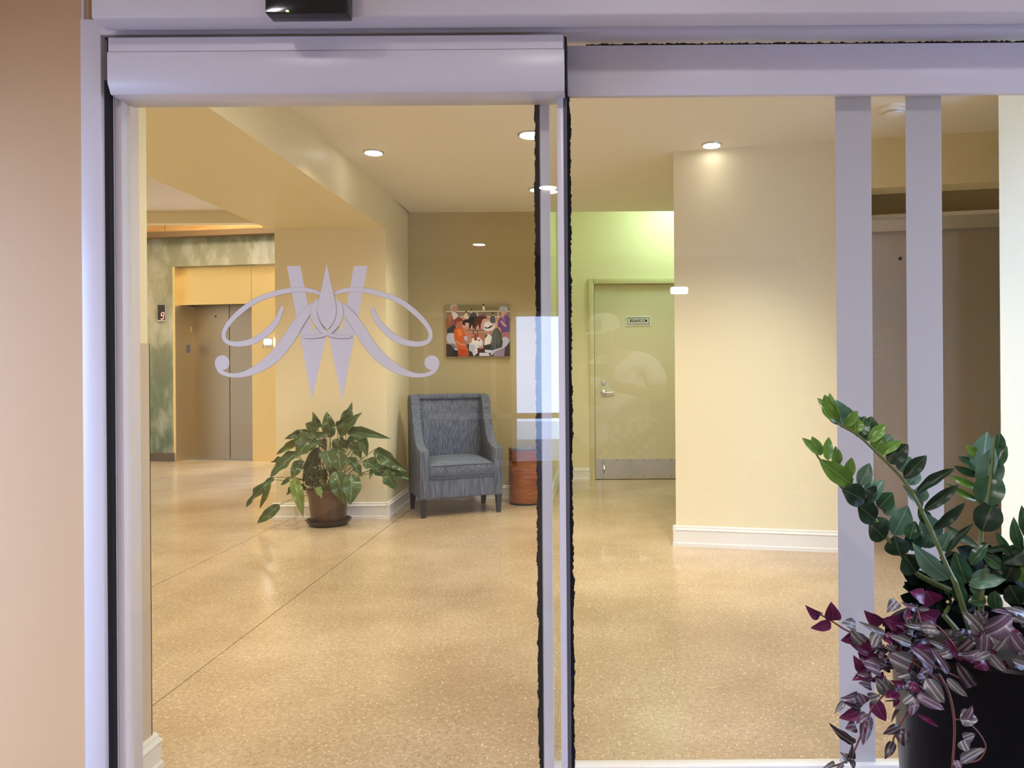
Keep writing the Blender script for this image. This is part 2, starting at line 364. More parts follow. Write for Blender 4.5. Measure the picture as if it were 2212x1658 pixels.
# ---- main ceiling slab with step up over the corridor, beam, lobby ceiling
cb = MB().box((-1.70, 2.10, CEIL), (6.0, 7.22, CEIL+0.55))
struct('ceiling', cb, M['ceil'], 'flat cream ceiling over the lobby with recessed downlights')
cb = MB().box((-6.6, 2.10, 2.95), (-1.70, 8.4, 3.1))
struct('ceiling.001', cb, M['ceil2'], 'pinkish white ceiling of the elevator lobby beyond the beam')
cb = MB().box((-0.6, 7.1, 3.25), (3.5, 8.7, 3.35))
struct('ceiling.002', cb, M['ceil'], 'higher ceiling above the corridor to the staff door')
cb = MB().box((-7.1, 8.38, 3.75), (-1.2, 12.4, 3.85))
struct('ceiling.003', cb, M['ceil2'], 'raised cove ceiling in front of the far elevator')
struct('trim_1', MB().box((-7.1, 8.3, 2.82), (-1.9, 8.42, 3.8)), M['wall'], 'tan bulkhead hanging before the far elevator cove')
# beam + column
struct('trim_2', MB().box((-2.64, 2.33, 2.375), (-1.69, 6.31, 3.0)), M['wall'], 'deep tan ceiling beam running back to the column')
struct('wall_middle', MB().prism([(-2.60, 6.31, 0), (-1.69, 6.31, 0), (-1.72, 7.2, 0), (-2.60, 8.45, 0)], (0, 0, 3.0)), M['wall'], 'cream column wall behind the potted lily')
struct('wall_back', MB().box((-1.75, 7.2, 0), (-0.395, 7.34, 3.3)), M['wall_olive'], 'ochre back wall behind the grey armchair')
struct('wall_corridor', MB().box((-0.395, 7.2, 0), (-0.393, 8.45, 3.3)).box((-0.55, 7.34, 0), (-0.395, 8.45, 3.3)), M['wall'], 'cream side wall of the short corridor')
# corridor end wall with door opening
DY = 8.45
dl = on_y(1282, 830, DY).x; dt = 2.16; dr = dl+0.98
struct('wall_far', MB().box((-0.6, DY, 0), (dl, DY+0.12, 3.3)).box((dl, DY, dt), (dr, DY+0.12, 3.3)).box((dr, DY, 0), (3.2, DY+0.12, 3.3)), M['wall'], 'cream end wall around the staff door')
struct('wall_far.001', MB().box((-0.8, DY+0.14, 0), (3.4, DY+0.2, 3.4)), M['wall'], 'unseen backing added behind the staff door to stop light leaks')  # added sheet that blocks sky light around the closed leaf
# right block (rotated grid)
class Frame:
    def __init__(s, p, a): s.p = Vector((p[0], p[1], 0)); s.d = V(math.cos(a), -math.sin(a), 0); s.n = V(math.sin(a), math.cos(a), 0); \
        s.M = Matrix(((s.d.x, s.n.x, 0, s.p.x), (s.d.y, s.n.y, 0, s.p.y), (0, 0, 1, 0), (0, 0, 0, 1)))
    def s_of(s, u, v=800, n=0): return (s.M.inverted() @ on_plane(u, v, s.p+s.n*n, s.n))
R = Frame((0.563, 5.26), WIN)
L_ = Frame((-5.88, 10.52), math.radians(9))
so = R.s_of(1848).x; se = R.s_of(2215).x+0.3; zo = 2.37
mb = MB().box((0, 0, 0), (so, 0.45, CEIL+0.05), M=R.M).box((0, 0.45, 0), (0.2, 3.4, 3.3), M=R.M)
struct('wall_right.003', MB().box((so, 0, zo), (se+1.5, 0.2, CEIL+0.05), M=R.M), M['wall'], 'cream wall band over the dark elevator recess')
struct('wall_right.004', MB().box((se+0.02, 0.2, 0), (se+1.5, 0.45, CEIL+0.05), M=R.M), M['wall'], 'cream wall past the dark elevator recess')
struct('wall_right', mb, M['wall'], 'cream wall block to the right of the staff door')
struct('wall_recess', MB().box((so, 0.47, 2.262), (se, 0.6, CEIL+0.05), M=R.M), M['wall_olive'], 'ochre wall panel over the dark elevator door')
# column right
c0 = on_y(2161, 800, 4.1).x
struct('wall_right.001', MB().prism([(c0, 4.1, 0), (c0+1.4, 4.1, 0), (c0+1.4, 4.35, 0), (c0+0.22, 4.35, 0)], (0, 0, 3.0)), M['wall'], 'cream wall end at the right of the dark elevator')
# interior side walls that close the lobby
struct('wall_left.001', MB().box((-7.1, 2.2, 0), (-6.6, 12.4, 3.9)), M['wall'], 'cream outer wall of the elevator lobby')
struct('wall_right.002', MB().box((4.2, 2.1, 0), (4.4, 6.5, 3.0)), M['wall'], 'cream lobby wall beyond the right column')
# stub wall by the door and front interior wall
WX = on_y(322, 1200, 2.33).x
struct('wall_left', MB().box((-7.1, 2.20, 0), (WX, 2.33, 3.1)), M['wall'], 'cream wall return just inside the sliding door')
# ---- baseboards (profile: plinth + cap)
def baseboard(name, a, b, z, label, t=0.022, parent=None):
    a = V(*a, 0); b = V(*b, 0); d = (b-a).normalized(); n = V(d.y, -d.x, 0)     # n points to the right of a->b
    prof = [(0, 0), (t, 0), (t, z*0.16), (t*0.7, z*0.2), (t*0.7, z*0.74), (t*0.95, z*0.80), (t*0.5, z*0.88), (t*0.5, z*0.95), (t*0.15, z), (0, z)]
    mb = MB()
    pts = [a+n*p+V(0, 0, q) for p, q in prof]
    mb.prism(pts, b-a)
    return struct(name, mb, M['white'], label, parent)
baseboard('baseboard_column', (-2.63, 6.31), (-1.67, 6.31), 0.135, 'white moulded baseboard along the column front')
baseboard('baseboard_column.001', (-1.69, 6.29), (-1.72, 7.2), 0.135, 'white moulded baseboard on the column side by the armchair')
baseboard('baseboard_back', (-1.72, 7.2), (-0.375, 7.2), 0.135, 'white moulded baseboard behind the armchair')
baseboard('baseboard_corridor', (-0.393, 7.18), (-0.393, DY), 0.135, 'white moulded baseboard on the corridor side wall')
baseboard('baseboard_far', (-0.393, DY), (dl-0.04, DY), 0.135, 'short white baseboard left of the staff door')
a = R.M @ V(-0.02, 0, 0); b = R.M @ V(so, 0, 0)
baseboard('baseboard_right', (a.x, a.y), (b.x, b.y), 0.14, 'tall white baseboard on the right wall block')
a = R.M @ V(0, 3.0, 0); b = R.M @ V(0, -0.02, 0)
baseboard('baseboard_right.001', (a.x, a.y), (b.x, b.y), 0.14, 'white baseboard on the hidden side of the right wall block')
baseboard('baseboard_right.002', (c0-0.02, 4.1), (c0+1.4, 4.1), 0.14, 'white baseboard below the far right wall end')
baseboard('baseboard_left', (WX, 2.20), (WX, 2.35), 0.105, 'white baseboard on the wall return inside the door', t=0.03)

# ---- vestibule shell (on the photographer's side)
VX0, VX1, VY = -2.3, 2.6, -5.5
jo = on_y(178, 800, 2.03).x; ji = on_y(222, 800, 2.03).x
struct('wall_front', MB().box((VX0-0.2, 2.05, 0), (jo+0.01, 2.18, 2.75)).box((jo, 2.05, 2.3), (VX1, 2.18, 2.75)), M['tan'], 'tan vestibule wall at the left of the sliding door')
def side_wall(name, X0, X1, y0, y1, label):
    mb = MB().box((X0, VY-0.15, 0), (X1, y0, 2.75)).box((X0, y1, 0), (X1, 2.2, 2.75)).box((X0, y0, 1.95), (X1, y1, 2.75)).box((X0, y0, 0), (X1, y1, 0.1))
    struct(name, mb, M['tan'], label)
side_wall('wall_side', VX0-0.2, VX0, 0.9, 1.9, 'tan side wall of the vestibule with an added daylight window, left of the camera')
side_wall('wall_side.001', VX1, VX1+0.2, 0.6, 1.9, 'tan side wall of the vestibule with an added daylight window, right of the camera')
for nm, X, y0, y1, lb in (('added_window_2', VX0-0.1, 0.9, 1.9, 'unseen vestibule window left of the camera, added for side daylight'), ('added_window_3', VX1+0.1, 0.6, 1.9, 'unseen vestibule window right of the camera, added for side daylight')):
    wt = thing(nm, (X, (y0+y1)/2, 0.1), lb, kind='structure')  # windows added to throw side daylight on the door frame
    mb = MB()
    for y in (y0, (y0+y1)/2-0.025, y1-0.05): mb.box((X-0.03, y, 0.1), (X+0.03, y+0.05, 1.95))
    for z in (0.1, 1.9): mb.box((X-0.03, y0, z), (X+0.03, y1, z+0.05))
    obj('window_frame', mb, M['frame'], wt)
struct('ceiling.004', MB().box((VX0-0.2, VY-0.15, 2.65), (VX1+0.2, 2.1, 2.75)), M['ceil'], 'vestibule ceiling above the camera')
# rear storefront: reflected in the glass
def refl_x(u, Y, yg=2.08): return (u-PU)/F*(2*yg-Y)
wx0, wx1 = refl_x(1112, VY), refl_x(1224, VY)
struct('wall_rear', MB().box((VX0-0.2, VY-0.15, 0), (wx0-1.15, VY, 2.65)).box((wx1, VY-0.15, 0), (VX1+0.2, VY, 2.65)).box((wx0-1.15, VY-0.15, 1.95), (wx1, VY, 2.65)), M['rear'], 'dark brown rear wall of the vestibule around the street door')
rw = thing('window_1', ((wx0+wx1)/2, VY, 0), 'white framed glazed street door and sidelight reflected in the sliding glass', kind='structure')
fr = MB()
for x in (wx0-1.15, wx0-0.30, wx0-0.045, wx1-0.05): fr.box((x, VY-0.1, 0), (x+0.06, VY-0.03, 1.95))
for z in (0.0, 0.60, 1.89): fr.box((wx0-1.15, VY-0.1, z), (wx1, VY-0.03, z+0.07))
obj('window_frame', fr, M['frame'], rw)
obj('blind_panel', MB().box((wx0-1.1, VY-0.13, 0.03), (wx0-0.03, VY-0.11, 1.92)), M['rear'], rw)
obj('glass_pane', MB().box((wx0, VY-0.07, 0.03), (wx1-0.03, VY-0.064, 1.92)), M['glass'], rw)
struct('trim_street', MB().box((-16, -16, -0.2), (16, -5.7, -0.12)).box((-16, -5.7, -0.2), (-2.6, 2.0, -0.12)).box((2.9, -5.7, -0.2), (16, 2.0, -0.12)), M['concrete'], 'pale concrete pavement outside the street door')

# ================================================================== SLIDING DOOR FRAME
# trim: jamb, lintel and projecting box of the frame
def zat(v, Y, u=1100): return on_y(u, v, Y).z
t = thing('trim_3', (ji, 2.03, 0), 'lilac grey painted steel frame of the automatic sliding door', kind='structure')
zl = zat(72, 2.03, 700); zt = zat(54, 2.03, 700)
obj('jamb', MB().box((jo, 2.03, 0), (ji, 2.2, zt+0.02)).bevelled(0.002, 2), M['frame'], t)
obj('jamb_return', MB().box((jo-0.004, 2.042, 0), (jo+0.002, 2.06, 2.5)), M['frame'], t)
obj('lintel', MB().box((ji, 2.03, zl), (2.4, 2.2, zt+0.05)), M['frame'], t)
zb = zat(36, 1.93, 700)
bx0 = on_y(196, 30, 1.93).x
obj('top_box', MB().prism([(bx0, 1.93, zb), (bx0, 1.99, zb-0.004), (bx0, 2.04, zt), (bx0, 2.04, 2.5), (bx0, 1.93, 2.5)], (3.9, 0, 0)).bevelled(0.006, 3), M['frame'], t)
# front operator header (left) with its seam and chamfered lower edge
hx0 = on_y(231, 150, 2.0).x; hx1 = on_y(1219, 150, 2.0).x
zh1 = zat(77, 2.0, 700); zh0 = zat(203, 2.02, 700); zs = zat(108, 2.0, 700); zc = zat(174, 2.0, 700)
hd = thing('trim_4', ((hx0+hx1)/2, 2.0, zh0), 'lilac operator cover over the front sliding leaf', kind='structure')
obj('cover', MB().prism([(hx0, 2.0, zc), (hx0, 2.0, zs-0.001), (hx0, 2.035, zs-0.001), (hx0, 2.115, zs-0.001), (hx0, 2.115, zh0), (hx0, 2.014, zh0)], (hx1-hx0, 0, 0)).bevelled(0.0015, 2), M['frame'], hd)
obj('cover_top', MB().box((hx0+0.002, 2.003, zs+0.001), (hx1-0.003, 2.11, zh1)), M['frame'], hd)
obj('gap_seal', MB().box((hx0-0.012, 2.02, zh0+0.01), (hx0, 2.1, zh1+0.006)).box((hx0-0.012, 2.012, zh1), (hx1-0.09, 2.05, zh1+0.005)).prism([(hx1, 2.012, zh0), (hx1+0.006, 2.02, zh0), (hx1+0.006, 2.02, zh1), (hx1, 2.012, zh1)], (0, 0.06, 0)), M['pile'], hd)
# rear fascia (right)
fx0 = on_y(1226, 150, 2.085).x
zf1 = zat(95, 2.09, 1700); zf0 = zat(204, 2.09, 1700)
fa = thing('trim_5', (1.0, 2.09, zf0), 'bluish lilac fascia over the rear sliding leaf', kind='structure')
obj('fascia', MB().box((fx0, 2.09, zf0), (2.4, 2.11, zf1)).bevelled(0.0015, 2), M['frame'], fa)
rs = random.Random(4)
mb = MB(); x = fx0+0.05
while x < 1.4:
    hgt = 0.003+0.004*rs.random(); mb.box((x, 2.093, zf1-0.001), (x+0.007, 2.10, zf1+hgt)); x += 0.0068
o = obj('brush', mb, M['pile'], fa); o['kind'] = 'stuff'

def brush(name, x0, x1, Y, z0, z1, side, parent, seed):
    """ragged black pile weather strip, tufts one above another"""
    r = random.Random(seed); mb = MB(); z = z0; off = 0
    while z < z1:
        h = 0.004+0.004*r.random(); off = off*0.7+0.3*(r.random()*2-1); d = 0.0055*off+0.0016*r.random()
        if side < 0: mb.box((x0-d, Y, z), (x1, Y+0.012, z+h))
        else: mb.box((x0, Y, z), (x1+d, Y+0.012, z+h))
        z += h*0.97
    o = obj(name, mb, M['pile'], parent); o['kind'] = 'stuff'; return o
# front leaf
YF = 2.06
lx0 = on_y(240, 800, YF).x; lx1 = on_y(1223, 800, YF).x
D1 = thing('door_1', ((lx0+lx1)/2, YF, 0), 'front sliding glass leaf carrying the white monogram', kind='structure')
st = MB()
for ua, ub, dy in ((241.5, 244, 0.006), (245, 250, 0.0), (250.8, 254, 0.004), (254.8, 259, 0.002), (259, 266, 0.0)):
    st.box((on_y(ua, 800, YF).x, YF+dy, 0.01), (on_y(ub, 800, YF).x, YF+0.04, 1.98))
obj('stile', st, M['frame'], D1)
obj('gasket', MB().box((ji+0.0003, 2.044, 0.01), (on_y(241.5, 800, 2.046).x, YF+0.035, 1.98)), M['black'], D1)
sx0 = on_y(1207, 800, YF).x
obj('stile', MB().box((sx0, YF, 0.01), (lx1-0.003, YF+0.04, 1.98)).bevelled(0.0015, 2), M['frame'], D1)
obj('edge_strip', MB().box((lx1-0.003, YF+0.002, 0.01), (lx1+0.006, YF+0.035, 1.98)), M['darkgrey'], D1)
brush('brush', lx1+0.004, lx1+0.014, YF+0.036, 0.02, 1.965, 1, D1, 7)
obj('bottom_rail', MB().box((on_y(262, 800, YF).x, YF, 0.012), (sx0, YF+0.04, 0.10)).bevelled(0.002, 2), M['frame'], D1)
obj('glass_pane', MB().box((on_y(264, 800, YF).x, YF+0.018, 0.10), (sx0+0.002, YF+0.024, 1.985)), M['glass'], D1)
# rear leaf
YR = 2.125
rx0 = on_y(1170, 800, YR).x; rx1 = on_y(1190, 800, YR).x
D2 = thing('door_2', (0.8, YR, 0), 'rear sliding glass leaf with two wide frosted stripes', kind='structure')
obj('stile', MB().box((rx0, YR, 0.01), (rx1, YR+0.04, 1.965)).box((rx0-0.0035, YR+0.01, 0.01), (rx0-0.0008, YR+0.036, 1.965)).box((rx1-0.0035, YR-0.0015, 0.01), (rx1-0.0015, YR, 1.965)), M['frame'], D2)
brush('brush', rx0-0.0155, rx0-0.003, YR+0.002, 0.02, 1.955, -1, D2, 9)
obj('bottom_rail', MB().box((rx1, YR, 0.012), (1.9, YR+0.04, 0.105)).bevelled(0.002, 2), M['white'], D2)
obj('glass_pane', MB().box((rx1-0.002, YR+0.018, 0.10), (1.9, YR+0.024, 2.0)), M['glass'], D2)
for ua, ub in ((1812, 1890), (1965, 2043)):
    z0, z1 = 0.106, 1.99
    obj('frosted_stripe', MB().box((on_y(ua, 800, YR).x, YR+0.0165, z0), (on_y(ub, 800, YR).x, YR+0.0175, z1)), M['frost'], D2, 'pale frosted vertical stripe')
struct('trim_6', MB().box((ji, 2.05, -0.002), (2.4, 2.18, 0.008)), M['alu'], 'metal threshold under the sliding leaves')
struct('wall_front.001', MB().box((1.95, 2.05, 0), (2.6, 2.18, 2.4)), M['tan'], 'tan vestibule wall past the right end of the sliding door')

# ---- monogram on the front leaf
YG = YF+0.0165
MIR = 1093.0
def lg(x, y, k=0): p = on_y(440+x/4.096, 540+y/4.096, YG); return V(p.x, YG-0.0004*k, p.z)
def stroke_pts(pts, ws, n=10):
    """Catmull-Rom centre line with widths -> outline"""
    P = [pts[0]]+list(pts)+[pts[-1]]; Wd = [ws[0]]+list(ws)+[ws[-1]]; out = []
    for i in range(1, len(P)-2):
        for k in range(n):
            t = k/n; a, b, c, d = P[i-1], P[i], P[i+1], P[i+2]
            q = [0.5*((2*b[j])+(-a[j]+c[j])*t+(2*a[j]-5*b[j]+4*c[j]-d[j])*t*t+(-a[j]+3*b[j]-3*c[j]+d[j])*t**3) for j in (0, 1)]
            out.append((q[0], q[1], Wd[i]*(1-t)+Wd[i+1]*t))
    out.append((pts[-1][0], pts[-1][1], ws[-1])); return out
def stroke(mb, pts, ws, k, mi=0, grow=0, cap=True):
    o = stroke_pts(pts, ws); L = []; R_ = []
    for i, (x, y, wd) in enumerate(o):
        x0, y0, _ = o[max(i-1, 0)]; x1, y1, _ = o[min(i+1, len(o)-1)]
        dx, dy = x1-x0, y1-y0; l = math.hypot(dx, dy) or 1; nx, ny = -dy/l, dx/l; h = wd/2+grow
        L.append((x+nx*h, y+ny*h)); R_.append((x-nx*h, y-ny*h))
    vs = [lg(*p, k) for p in L]+[lg(*p, k) for p in R_]; n = len(L)
    mb.add(vs, [(i, i+1, n+i+1, n+i) for i in range(n-1)], mi)
    if cap:
        for x, y, wd in (o[0], o[-1]): disc(mb, x, y, wd/2+grow, k+0.05, mi)
def disc(mb, x, y, r, k, mi=0):
    mb.add([lg(x+r*math.cos(a*math.pi/12), y+r*math.sin(a*math.pi/12), k) for a in range(24)], [tuple(range(24))], mi)
def poly(mb, pts, k, mi=0, mirror=False):
    for mrr in ((False, True) if mirror else (False,)):
        mb.add([lg((2*MIR-x) if mrr else x, y, k) for x, y in pts], [tuple(range(len(pts)))], mi)
def both(mb, pts, ws, k, **kw):
    stroke(mb, pts, ws, k, **kw); stroke(mb, [(2*MIR-x, y) for x, y in pts], ws, k, **kw)
em = MB()
# W: two converging wedges each side
poly(em, [(1330, 140), (1450, 140), (1226, 1325), (1100, 745), (1112, 660), (1190, 640), (1220, 735)], 0, mirror=True)
loopp = [(1120, 410), (1170, 380), (1230, 360), (1330, 348), (1450, 360), (1600, 398), (1740, 455), (1880, 560), (1975, 665), (2008, 745), (1985, 805), (1910, 830), (1800, 820), (1700, 780), (1600, 700), (1530, 610), (1492, 515)]
loopw = [26, 30, 34, 38, 42, 44, 46, 44, 40, 34, 36, 42, 50, 58, 58, 46, 32]
both(em, loopp, loopw, 1, mi=1, grow=2.5, cap=False); both(em, loopp, loopw, 2)
arm = [(1215, 470), (1270, 545), (1350, 650), (1430, 780), (1520, 900), (1610, 985), (1710, 1050), (1810, 1092), (1900, 1108), (1975, 1100), (2035, 1070), (2060, 1010)]
armw = [30, 72, 96, 104, 100, 92, 72, 50, 36, 32, 38, 52]
both(em, arm, armw, 3, mi=1, grow=2.5, cap=False); both(em, arm, armw, 4, cap=False)
for sx in (2020, 2*MIR-2020): disc(em, sx, 995, 65, 4.4)
ring1 = [(1176, 458), (1204, 510), (1203, 590), (1170, 662), (1120, 718), (1050, 752), (970, 766), (895, 764)]
rw1 = [44, 62, 62, 50, 38, 30, 27, 24]
both(em, ring1, rw1, 5, mi=1, grow=2.5); stroke(em, [(2*MIR-x, y) for x, y in ring1], rw1, 6.2)
stroke(em, ring1, rw1, 6)
sp_ = [(1090, 118), (1120, 250), (1148, 370), (1166, 450), (1178, 530), (1166, 605), (1135, 665), (1097, 700), (1052, 655), (1022, 600), (1010, 530), (1020, 450), (1040, 360), (1066, 240)]
poly(em, [(x+(3 if x > 1092 else -3), y+(-6 if y < 200 else 3)) for x, y in sp_], 7, 1); poly(em, sp_, 8)
M['filmline'] = mat('monogram_outline', (0.42, 0.34, 0.26), 0.6)
obj('monogram', em, [M['film'], M['filmline']], D1, 'pale frosted interlaced letter monogram with scrolls')

# ---- motion sensor on the box
ms = thing('motion_sensor', (on_y(661, 10, 1.9).x, 1.92, zat(28, 1.9, 660)), 'black door motion sensor with a green light on the frame above the glass', 'sensor')
sx0_, sx1_ = on_y(571, 10, 1.885).x, on_y(749, 10, 1.885).x; sz = zat(29, 1.885, 660)
obj('housing', MB().prism([(sx0_, 1.89, sz+0.006), (sx0_+0.004, 1.885, sz), (sx1_-0.003, 1.885, sz), (sx1_, 1.885, sz+0.004), (sx1_, 1.885, sz+0.07), (sx0_, 1.89, sz+0.07)], (0, 0.045, 0)).bevelled(0.002, 2), M['blackgloss'], ms)
pl = on_y(620, 23, 1.8835); obj('indicator_light', MB().box((pl.x-0.003, 1.8835, pl.z-0.0015), (pl.x+0.003, 1.886, pl.z+0.0015)), M['led'], ms)
# scuff screw spots on jamb
# ================================================================== STAFF DOOR
D3 = thing('door_3', ((dl+dr)/2, DY, 0), 'closed olive staff door with steel kick plate and black bordered sign', kind='structure')
fw = 0.055
obj('door_frame', MB().box((dl-fw+0.01, DY-0.03, 0), (dl+0.012, DY+0.1, dt+fw-0.01)).box((dl, DY-0.03, dt-0.012), (dr+fw, DY+0.1, dt+fw-0.01)).box((dr-0.012, DY-0.03, 0), (dr+fw, DY+0.1, dt)).bevelled(0.003, 2), M['doorframe'], D3)
ly = DY+0.015
obj('door_leaf', MB().box((dl+0.016, ly, 0.008), (dr-0.016, ly+0.045, dt-0.016)), M['doorpaint'], D3)
kp = obj('kick_plate', MB().box((dl+0.03, ly-0.004, 0.02), (dr-0.03, ly, 0.225)), M['steel'], D3)
sc = MB()
for i in range(6):
    for z in (0.033, 0.212): sc.lathe([(0.0055, 0), (0.003, 0.003)], n=10, M=Matrix.Translation((dl+0.10+i*0.15, ly-0.004, z)) @ Matrix.Rotation(math.pi/2, 4, 'X'))
obj('screw', sc, M['darkgrey'], kp)
hx = on_y(1304, 845, ly).x; hz = on_y(1304, 848, ly).z
RX = Matrix.Rotation(math.pi/2, 4, 'X')
ha = obj('door_handle', MB().lathe([(0.033, 0), (0.033, 0.008), (0.02, 0.014), (0.012, 0.016), (0.012, 0.05)], M=Matrix.Translation((hx, ly, hz)) @ RX, n=20).tube([(hx, ly-0.05, hz), (hx+0.03, ly-0.055, hz), (hx+0.09, ly-0.05, hz+0.002), (hx+0.115, ly-0.042, hz)], [0.012, 0.011, 0.010, 0.008], 10), M['alu'], D3, 'chrome lever handle')
lz = on_y(1304, 827, ly).z
obj('lock_cylinder', MB().lathe([(0.024, 0), (0.024, 0.01), (0.018, 0.016)], M=Matrix.Translation((hx, ly, lz)) @ RX, n=20), M['alu'], D3)
px_ = on_y(1304, 1012, ly).x
obj('door_stop', MB().box((px_-0.015, ly-0.012, 0.06), (px_+0.015, ly-0.004, 0.20)).tube([(px_, ly-0.02, 0.18), (px_+0.004, ly-0.05, 0.12), (px_, ly-0.025, 0.07)], 0.009, 8).lathe([(0.013, 0), (0.013, 0.03)], c=(px_, ly-0.03, 0.165), n=12), M['alu'], D3)
a0 = on_y(1353, 703, ly); a1 = on_y(1405, 683, ly)
sg = obj('sign_plate', MB().box((a0.x, ly-0.008, a0.z), (a1.x, ly, a1.z)), M['signw'], D3, 'white sign with black border')
bm_ = MB(); bw = 0.007; i_ = 0.012
x0, x1, z0, z1 = a0.x+i_, a1.x-i_, a0.z+i_, a1.z-i_
bm_.box((x0, ly-0.0095, z0), (x1, ly-0.008, z0+bw)).box((x0, ly-0.0095, z1-bw), (x1, ly-0.008, z1)).box((x0, ly-0.0095, z0), (x0+bw, ly-0.008, z1)).box((x1-bw, ly-0.0095, z0), (x1, ly-0.008, z1))
obj('border', bm_, M['black'], sg)
def text_obj(name, txt, loc, size, mt, parent, width=None):
    cu = bpy.data.curves.new(name, 'FONT'); cu.body = txt; cu.size = size; cu.align_x = 'CENTER'; cu.align_y = 'CENTER'; cu.offset = size*0.025; cu.extrude = 0.0006
    o = bpy.data.objects.new(name+'_t', cu); COL.objects.link(o)
    dg = bpy.context.evaluated_depsgraph_get(); me = bpy.data.meshes.new_from_object(o.evaluated_get(dg)); bpy.data.objects.remove(o)
    xs = [v.co.x for v in me.vertices]; k = width/(max(xs)-min(xs)) if width else 1
    me.transform(Matrix.Translation(Vector(loc)-ORG[parent.name]) @ Matrix.Rotation(math.pi/2, 4, 'X') @ Matrix.Diagonal((k, 1, 1, 1)))
    me.materials.clear(); me.materials.append(mt)
    n = bpy.data.objects.new(name, me); COL.objects.link(n); n.parent = parent; return n
text_obj('lettering', 'BREAKROOM', ((x0+x1)/2, ly-0.0092, (z0+z1)/2), 0.052, M['black'], sg, (x1-x0)*0.80)

# ================================================================== DARK ELEVATOR (right)
e1 = R.M @ V((so+se)/2, 0.45, 0)
E1 = thing('elevator_entrance', e1, 'dark bronze elevator doors recessed in the cream wall behind the frosted stripes', 'elevator')
RM = R.M
seam = R.s_of(2003, 800, 0.45).x
obj('header', MB().box((so, 0.38, 2.15), (se, 0.47, 2.24), M=RM), M['steel'], E1, 'steel header strip')
obj('header_ledge', MB().box((so, 0.35, 2.24), (se, 0.47, 2.262), M=RM), M['white'], E1)
p1 = obj('door_panel', MB().box((so+0.01, 0.455, 0.006), (seam-0.002, 0.49, 2.15), M=RM), M['elevdark'], E1)
obj('door_panel', MB().box((seam+0.002, 0.45, 0.006), (se, 0.49, 2.15), M=RM), M['elevdark'], E1)
kk = R.s_of(1945, 558, 0.45)
obj('key_hole', MB().lathe([(0.012, 0), (0.012, 0.003), (0.006, 0.004)], M=RM @ Matrix.Translation((kk.x, 0.455, kk.z)) @ RX, n=14), M['black'], p1)
obj('sill', MB().box((so, 0.40, 0.001), (se, 0.50, 0.007), M=RM), M['steel'], E1)

obj('light_leak_backing', MB().box((so, 0.5, 0.002), (se, 0.515, 2.26), M=RM), M['brown'], E1)  # unseen backing added to keep light out of the door seam
# ================================================================== FAR ELEVATOR (left) with mural and brass portal
LM = L_.M
def ls(u, n=0, v=800): return L_.s_of(u, v, n)
sA = ls(374).x; sB = ls(391, 0.12).x; zG1 = ls(470, 0.0, 573).z; zG0 = ls(470, 0.12, 657).z; zM = ls(450, 0, 512).z
s_d = ls(544, 0.12).x
mw = struct('wall_left.002', MB().box((-1.6, 0, 0), (sA, 0.12, zM), M=LM), M['mural'], 'far wall left of the brass portal, painted with a soft green and grey landscape')
struct('wall_left.004', MB().box((sA, 0, zG1+0.002), (4.2, 0.12, zM), M=LM), M['mural'], 'painted landscape wall above the brass portal')
struct('baseboard_left.001', MB().box((-1.6, -0.015, 0), (sA+0.012, 0.13, 0.115), M=LM), M['greybase'], 'grey stone skirting below the mural')
struct('wall_left.003', MB().box((-1.6, 0.5, 0), (4.2, 0.62, 3.8), M=LM), M['brown'], 'shaft wall behind the far elevator')
lt = thing('trim_7', LM @ V(0.8, 0, zM), 'brown ledge with lit maple panels above the mural', kind='structure')
obj('ledge', MB().box((-1.6, -0.12, zM), (4.2, 0.5, zM+0.075), M=LM), M['brown'], lt)
js = [-1.6, ls(356).x, ls(569).x, ls(569).x+1.5, 4.2]
for i in range(4): obj('panel', MB().box((js[i]+0.006, 0.02, zM+0.075), (js[i+1]-0.006, 0.06, 3.75), M=LM), M['wood'], lt)
E2 = thing('elevator_portal', LM @ V(sB+0.8, 0.12, 0), 'stainless elevator doors in a brushed brass portal, far left beyond the column', 'elevator')
obj('side_trim', MB().box((sA, 0.0, 0), (sA+0.035, 0.13, zG1), M=LM), M['brass'], E2)
obj('brass_header', MB().box((sB, 0.12, zG0), (s_d, 0.16, zG1), M=LM), M['brass'], E2)
obj('brass_panel', MB().box((s_d+0.004, 0.12, 0.0), (s_d+1.2, 0.16, zG1), M=LM), M['brass'], E2)
obj('brass_return', MB().box((sA+0.035, 0.12, 0), (sB, 0.16, zG1), M=LM), M['brass'], E2)
obj('jamb', MB().box((sB-0.03, 0.16, 0), (sB, 0.46, zG0), M=LM), M['brass'], E2)
obj('jamb', MB().box((s_d, 0.16, 0), (s_d+0.04, 0.46, zG0), M=LM), M['brass'], E2)
sm_ = ls(496, 0.42).x
dpan = obj('door_panel', MB().box((sB, 0.42, 0.004), (sm_-0.004, 0.45, zG0+0.02), M=LM), M['elev'], E2)
obj('door_panel', MB().box((sm_+0.004, 0.425, 0.004), (s_d+0.02, 0.45, zG0+0.02), M=LM), M['elev'], E2)
q = ls(466, 0.42, 683)
obj('key_hole', MB().lathe([(0.014, 0), (0.014, 0.004)], M=LM @ Matrix.Translation((q.x, 0.42, q.z)) @ RX, n=12), M['black'], dpan)
obj('sill', MB().box((sB, 0.16, 0.0005), (s_d, 0.45, 0.004), M=LM), M['steel'], E2)
